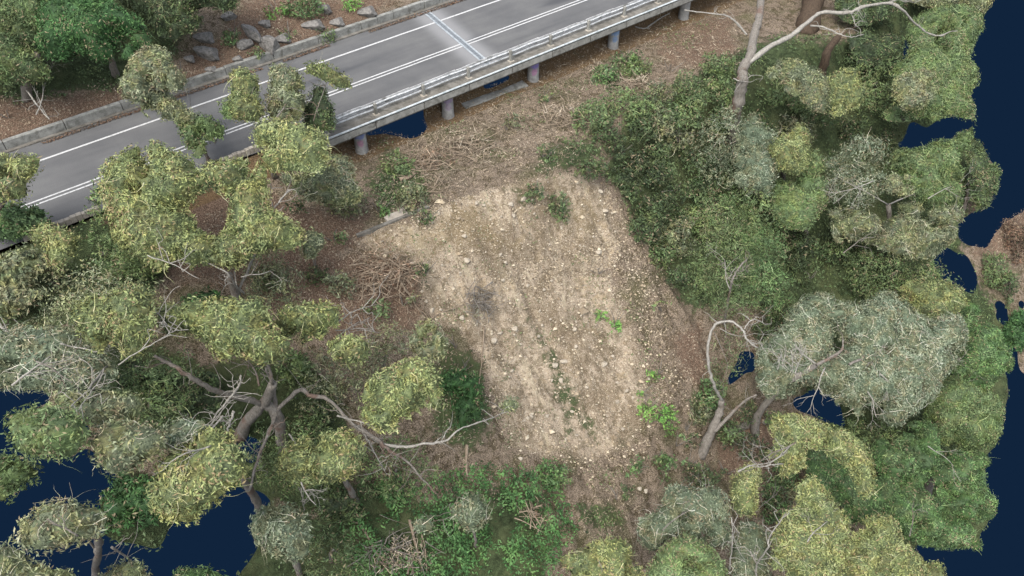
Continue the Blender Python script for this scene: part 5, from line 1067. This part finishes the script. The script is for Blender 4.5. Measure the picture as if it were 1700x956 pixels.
WEED = [ell_(a, b, c, e) for a, b, c, e in ((712, 372, 24, 10), (690, 395, 14, 18), (735, 400, 14, 26), (805, 345, 10, 24), (802, 388, 12, 16), (700, 440, 16, 30), (770, 445, 14, 10), (880, 375, 10, 22), (905, 560, 16, 14), (985, 470, 20, 14), (960, 430, 14, 10), (850, 560, 18, 12), (840, 610, 16, 20), (740, 270, 16, 8), (760, 215, 20, 10), (800, 230, 16, 8), (880, 200, 24, 12), (840, 260, 20, 8), (700, 262, 16, 8), (730, 330, 14, 6), (920, 150, 20, 8), (850, 165, 20, 8), (970, 140, 20, 8), (1130, 70, 24, 10), (1160, 45, 20, 8), (1110, 60, 14, 10), (640, 240, 14, 8), (880, 570, 10, 10), (905, 690, 12, 10), (845, 730, 16, 20), (935, 745, 10, 22), (1010, 560, 24, 12), (960, 530, 20, 16), (1000, 505, 20, 10), (760, 520, 20, 12), (1070, 590, 20, 20), (1085, 660, 22, 30), (820, 690, 14, 24), (735, 545, 16, 12), (820, 440, 24, 6), (1050, 520, 18, 16), (925, 352, 16, 20), (650, 420, 20, 14), (905, 780, 30, 14), (1000, 790, 30, 20), (870, 500, 18, 8))]
(s, d, x, y, z, px, py), r = ground_scatter(WEED, 55, 27)
nr = ground_normal(x, y); hh = r.uniform(.0, .16, len(x))
tag(chips('sparse_weeds', x+nr[:, 0]*hh, y+nr[:, 1]*hh, z+hh+.02, r.uniform(.04, .09, len(x)), G['mid'], np.clip(r.normal(.38, .2, len(x)), 0, 1), nr, .7, .3, 28), 'sparse olive weeds growing in patches on the bare slip', 'weeds', kind='stuff')
(s, d, x, y, z, px, py), r = ground_scatter(GREENS, 75, 21)
cl = fbm(s*.9, d*.9, seed=44, oct=3); k = cl+r.uniform(-.5, .5, len(s)) > -.12; s, d, x, y, z, cl, py, px = [a[k] for a in (s, d, x, y, z, cl, py, px)]
nr = ground_normal(x, y); hh = np.clip(cl, 0, 1)*.55*r.uniform(.2, 1, len(x))
low = (px > 480) & (px < 960) & (py > 740)
for msk, nm, mt, lb in ((~low, 'undergrowth', 'dark', 'low mixed green undergrowth on the slopes around the trees'),):
    o = chips(nm, x[msk]+nr[msk, 0]*hh[msk], y[msk]+nr[msk, 1]*hh[msk], z[msk]+hh[msk]+.02, r.uniform(.05, .11, msk.sum()), G[mt], np.clip(.5+.45*cl[msk]+r.normal(0, .18, msk.sum()), 0, 1), nr[msk], .6, .42, 22)
    tag(o, lb, 'ground cover', kind='stuff')
# leaf litter and sticks on the banks
CHIP = [[(768, 416), (776, 414), (812, 446), (836, 468), (828, 474), (800, 448)], [(888, 476), (915, 470), (912, 480), (870, 488)], [(835, 432), (880, 425), (915, 440), (915, 475), (870, 482), (838, 468)], [(915, 420), (960, 400), (1040, 390), (1085, 420), (1080, 455), (990, 470), (930, 465)], [(1060, 430), (1105, 440), (1110, 560), (1090, 560)]]
LIT = [[(560, 225), (700, 160), (880, 100), (1060, 20), (1220, -20), (1230, 60), (1120, 120), (990, 180), (960, 280), (850, 310), (700, 350), (590, 400), (480, 400), (400, 340)], *REDS, [(540, 420), (700, 440), (700, 540), (800, 620), (830, 740), (900, 790), (1050, 800), (1100, 880), (1040, 930), (930, 860), (700, 800), (600, 620)], [(1060, 420), (1120, 500), (1180, 600), (1190, 720), (1290, 690), (1290, 790), (1140, 800), (1090, 640)]]
(s, d, x, y, z, px, py), r = ground_scatter(LIT, 80, 31)
nr = ground_normal(x, y)
o = chips('leaf_litter', x, y, z+.02+r.uniform(0, .04, len(x)), r.uniform(.03, .085, len(x)), G['straw'], np.clip(r.normal(.4, .32, len(x))+.5*fbm(s*.9, d*.9, seed=4, oct=3), 0, 1), nr, .35, .3, 32)
tag(o, 'pale brown dry leaf litter strewn over the banks', 'leaf litter', kind='stuff')
(s, d, x, y, z, px, py), r = ground_scatter(CHIP, 120, 37)
o = chips('bark_chips', x, y, z+.02+r.uniform(0, .05, len(x)), r.uniform(.03, .075, len(x)), G['straw'], np.where(r.uniform(0, 1, len(x)) < .45, r.uniform(0, .25, len(x)), r.uniform(.6, 1, len(x))), ground_normal(x, y), .5, .5, 33)
tag(o, 'speckled dark and pale bark chips patch across the middle right of the slip', 'bark chips', kind='stuff')
BANK = [[(600, 250), (700, 190), (880, 130), (1060, 55), (1200, 30), (1200, 70), (1100, 110), (980, 160), (960, 260), (850, 300), (700, 340), (620, 370)]]
(s, d, x, y, z, px, py), r = ground_scatter(BANK, 30, 39)
k = fbm(s*1.3, d*1.3, seed=61, oct=3)+r.uniform(-.3, .3, len(s)) > .1; s, d, x, y, z = [a[k] for a in (s, d, x, y, z)]
tag(chips('dry_fronds', x, y, z+.03+r.uniform(0, .14, len(x)), r.uniform(.08, .22, len(x)), G['straw'], np.clip(r.normal(.6, .3, len(x)), 0, 1), ground_normal(x, y), .4, .1, 34), 'long pale dry fronds and bark strips strewn on the bank below the bridge', 'dry debris', kind='stuff')
# gravel on the slip
(s, d, x, y, z, px, py), r = ground_scatter([SLIP], 60, 41)
n = len(s); sz = np.exp(r.normal(-3.3, .5, n)); c = np.stack([x, y, z+sz*.3], 1)
octv = np.array([(1, 0, 0), (0, 1, 0), (-1, 0, 0), (0, -1, 0), (0, 0, .7), (0, 0, -.7)]); octf = np.array([(0, 1, 4), (1, 2, 4), (2, 3, 4), (3, 0, 4), (1, 0, 5), (2, 1, 5), (3, 2, 5), (0, 3, 5)])
an = r.uniform(0, 6.28, n); ca, sa = np.cos(an), np.sin(an)
ov = octv[None]*r.uniform(.6, 1.4, (n, 6, 1))*np.stack([np.ones(n), r.uniform(.5, 1, n), np.ones(n)], 1)[:, None, :]
vx = ov[..., 0]*ca[:, None]-ov[..., 1]*sa[:, None]; vy = ov[..., 0]*sa[:, None]+ov[..., 1]*ca[:, None]
v = c[:, None, :]+np.stack([vx, vy, ov[..., 2]], -1)*sz[:, None, None]
f = (np.arange(n)[:, None, None]*6+octf[None]).reshape(-1, 3)
tint = np.repeat(np.clip(r.normal(.64, .26, n), 0, 1), 8)
tag(mesh('gravel', v.reshape(-1, 3), f, G['grit'], fattr={'tint': tint}), 'tan and brown gravel covering the bare slip face', 'gravel', kind='stuff')

# ------------------------------------------------------------------ stones and boulders
def rock_me(name, seed, mat, sub=3, rough=.28):
    import bmesh
    bm = bmesh.new(); bmesh.ops.create_icosphere(bm, subdivisions=sub, radius=1.)
    r = np.random.default_rng(seed); pl = r.normal(size=(9, 3)); pl /= np.linalg.norm(pl, axis=1)[:, None]; dd = r.uniform(.45, .8, 9)
    for v in bm.verts:
        p = np.array(v.co)
        for a, b in zip(pl, dd):
            e = p@a-b
            if e > 0: p = p-a*e
        p = p*(1+rough*.35*float(fbm(p[0]*1.7+seed, p[1]*1.7, p[2]*1.7, seed=seed, oct=3))); v.co = p
    me = bpy.data.meshes.new(name); bm.to_mesh(me); bm.free(); me.materials.append(mat)
    for q in me.polygons: q.use_smooth = False
    return me
st_me = [rock_me('stone', i, M_stone, 2) for i in range(6)]; bo_me = [rock_me('boulder', 30+i, M_rock, 3) for i in range(5)]
def put(me, name, px, py, sx, sy, sz, rot, label, cat, group=None, sink=.35):
    o = bpy.data.objects.new(name, me); COL.objects.link(o); p = P(px, py); o.location = (p[0], p[1], p[2]+sz*sink)
    o.scale = (sx, sy, sz); o.rotation_euler = (rng.uniform(-.3, .3)+.3, rng.uniform(-.2, .2), rot); return tag(o, label, cat, group)
for px, py, a, b, c, rot, lb in ((775, 433, .30, .17, .16, -1.0, 'largest long pale stone on the slip, left of its middle'), (771, 393, .17, .12, .1, .1, 'flat pale stone just above the largest stone'),
     (733, 440, .1, .09, .08, .4, 'square white stone left of the largest stone'), (763, 453, .1, .08, .08, .3, 'pale stone just below the square white one'), (903, 482, .13, .1, .09, 1.2, 'upright pale stone in the middle of the slip'),
     (875, 694, .13, .11, .1, .2, 'round white stone in the lower left of the slip'), (855, 548, .22, .18, .15, .4, 'broad tan stone block left of the lower slip'), (1077, 630, .14, .1, .1, .8, 'white stone by the seedlings on the right margin'),
     (962, 408, .1, .08, .08, .7, 'white stone on the upper right gravel'), (752, 478, .11, .09, .08, .1, 'pale stone left above the grey patch'), (1062, 812, .16, .14, .1, .3, 'left one of the twin tan stones at the slip foot'), (1072, 816, .15, .13, .1, .9, 'right one of the twin tan stones at the slip foot'),
     (916, 632, .12, .08, .08, .9, 'angular white stone in the lower middle of the slip'), (1033, 712, .14, .12, .1, .2, 'pale stone on the lower right slip'), (783, 500, .09, .07, .07, .2, 'white chip stone over the grey patch'), (864, 762, .16, .11, .1, 0, 'flat pale stone at the lower left margin')):
    put(st_me[int(px) % 6], 'stone', px, py, a, b, c, rot, lb, 'stone')
r = np.random.default_rng(51); q = scatter_pts(SLIPCORE, 11, 5, 210)
for i, a in enumerate(q):
    k = math.exp(r.normal(-2.85, .5)); put(st_me[i % 6], 'stone', a[0], a[1], k*r.uniform(.9, 1.5), k, k*.8, r.uniform(0, 6), 'small pale stone lying loose among the gravel of the slip', 'stone', 'small loose stones on the slip')
for px, py, a, b, c, rot, lb in ((345, 92, .72, .4, .4, .1, 'flat grey boulder uphill of the kerb wall, leftmost'), (418, 62, .85, .32, .4, -.85, 'long leaning grey boulder on the uphill bank'), (452, 80, .62, .45, .4, .3, 'darker boulder right of the long leaning one'),
     (408, 78, .4, .3, .3, .3, 'small boulder at the foot of the long leaning one'), (340, 66, .6, .35, .3, .2, 'half-buried pale boulder above the leftmost one'), (520, 45, .7, .35, .3, .3, 'low grey boulder near the wall at top centre'), (440, 42, .35, .3, .25, 0, 'small grey rock above the boulders'), (610, 24, .6, .35, .35, .2, 'grey boulder beside the lime bush behind the wall'), (540, 18, .4, .3, .3, .2, 'grey rock in the greenery at top centre'), (350, 118, .35, .25, .2, 0, 'small rock just below the leftmost boulder'), (470, 68, .5, .3, .3, .4, 'dark blocky boulder beside the grassy bush at top'), (500, 84, .3, .2, .2, .2, 'small rock by the wall below the low grey boulder'), (380, 30, .5, .3, .3, .9, 'pale rock highest on the uphill bank'), (315, 100, .3, .2, .2, .2, 'small pale rock left of the leftmost boulder'), (560, 40, .45, .3, .25, .1, 'flat pale rock against the wall, right of the low boulder'), (395, 100, .3, .2, .2, .5, 'small grey rock midway between wall and boulders')):
    put(bo_me[int(px) % 5], 'boulder', px, py, a*1.25, b*1.3, c*1.3, rot, lb, 'boulder')

# ------------------------------------------------------------------ fallen wood
def stick(label, pts, r0, r1, mat=M_dead, name='fallen_branch', twigs=2, seed=0, group=None):
    mb = MB(); limb(mb, [P(a, b, .06) for a, b in pts], r0, r1, seed, twigs=twigs, seg=7, wob=.04)
    return tag(mb.build(name, mat, smooth=True), label, 'branch', group)
stick('thin upright dead stem along the left side of the slip', [(804, 542), (802, 575), (799, 602), (795, 640)], .04, .025, seed=1)
stick('thin dead stick hanging from the top of the slip', [(848, 338), (850, 371), (854, 402)], .03, .02, seed=2)
stick('curving dead branch on the orange bank below the bridge', [(1054, 44), (1070, 47), (1082, 40), (1100, 28), (1112, 22)], .05, .04, M_pale, seed=3)
stick('bent dead branch left above the slip', [(690, 278), (702, 288), (712, 293), (722, 305)], .03, .02, seed=4)
stick('crossed dead sticks in the dark thicket', [(1098, 318), (1118, 316), (1145, 316), (1153, 322)], .035, .02, M_pale, seed=5)
stick('long brown fallen stem under the yellow crown', [(775, 738), (774, 770), (776, 792)], .08, .06, seed=6)
stick('left one of the two thin pale stems near the bottom centre', [(680, 862), (692, 911), (706, 962)], .07, .05, seed=7)
stick('right one of the two thin pale stems near the bottom centre', [(699, 879), (706, 915), (709, 950)], .04, .03, seed=8)
stick('weathered fallen stem at bottom, left of the paired stems', [(570, 860), (600, 875), (635, 936)], .06, .04, seed=9)
stick('thick fallen grey log below the silvery crown', [(1207, 719), (1242, 705), (1280, 698)], .25, .18, M_bark, 'fallen_log', 3, 10)
stick('twisted dead branch in the brush on the left slip edge', [(665, 470), (680, 490), (700, 520)], .06, .03, seed=11)
stick('slanting dead stem left of the grey patch', [(700, 540), (730, 520), (770, 505)], .04, .03, seed=12)
stick('cut brown stem beside the fresh green bush', [(1025, 128), (1050, 136), (1075, 146)], .05, .03, seed=13)
stick('short pale log lying on the litter left of the crest', [(665, 298), (690, 285)], .12, .1, M_dead, 'fallen_log', 2, 14)
def brush(label, px, py, rx, ry, mat, wood, seed, n=60):
    root = empty('brush_pile', P(px, py), label, 'brush pile'); r = np.random.default_rng(seed); mb = MB()
    for i in range(n):
        a = P(px+r.normal(0, rx*.5), py+r.normal(0, ry*.5), r.uniform(.1, .7)); d = r.normal(size=3); d[2] *= .3; d /= np.linalg.norm(d); L = r.uniform(.5, 1.6)
        pts = smooth_path([a-d*L/2, a+r.normal(0, .1, 3), a+d*L/2+r.normal(0, .15, 3)], 3, .02, i); mb.tube(pts, list(np.linspace(r.uniform(.015, .04), .006, len(pts))), 5)
    mb.build('sticks', wood, root, smooth=True)
    crown_mesh('dead_foliage', ell(px, py, rx, ry, seed=seed, n=14), .2, G[mat], root, thick=.3, seed=seed, dens=150, twigs=5, fringe=.5, tint_mu=.5, lump=.25, loose=True, spread=.4, leaf=.07, lw=.018)
brush('rust-brown pile of dead branches on the left edge of the slip', 642, 458, 66, 52, 'rust', M_dead, 1, 150)
brush('tan heap of dead brush on the bank above the crest', 770, 243, 50, 24, 'straw', M_dead, 2, 90)
brush('loose straw brush on the bank below the second pier', 930, 190, 40, 18, 'straw', M_dead, 12, 50)
brush('grey sticks and dry fronds piled near the left end of the crest', 700, 270, 40, 18, 'rust', M_dead, 13, 60)
brush('cut dry stems beside the fresh green bush', 1050, 140, 30, 14, 'straw', M_dead, 14, 40)
brush('straw-coloured dead foliage just left of the crest line crossing', 730, 305, 18, 12, 'straw', M_dead, 3, 25)
brush('brown dead fronds in the green creeper at the bottom centre', 885, 850, 14, 16, 'rust', M_dead, 4, 20)
brush('thin grey dead scrub in the middle of the slip, left side', 800, 498, 20, 26, 'silver', M_bark, 5, 60)
brush('tangle of bare sticks at the bottom, left of the creeper', 650, 920, 60, 34, 'straw', M_bark, 6, 70)
print('objects', len(bpy.data.objects), 'shrubs', nsh, 'faces', sum(len(o.data.polygons) for o in bpy.data.objects if o.type == 'MESH'))
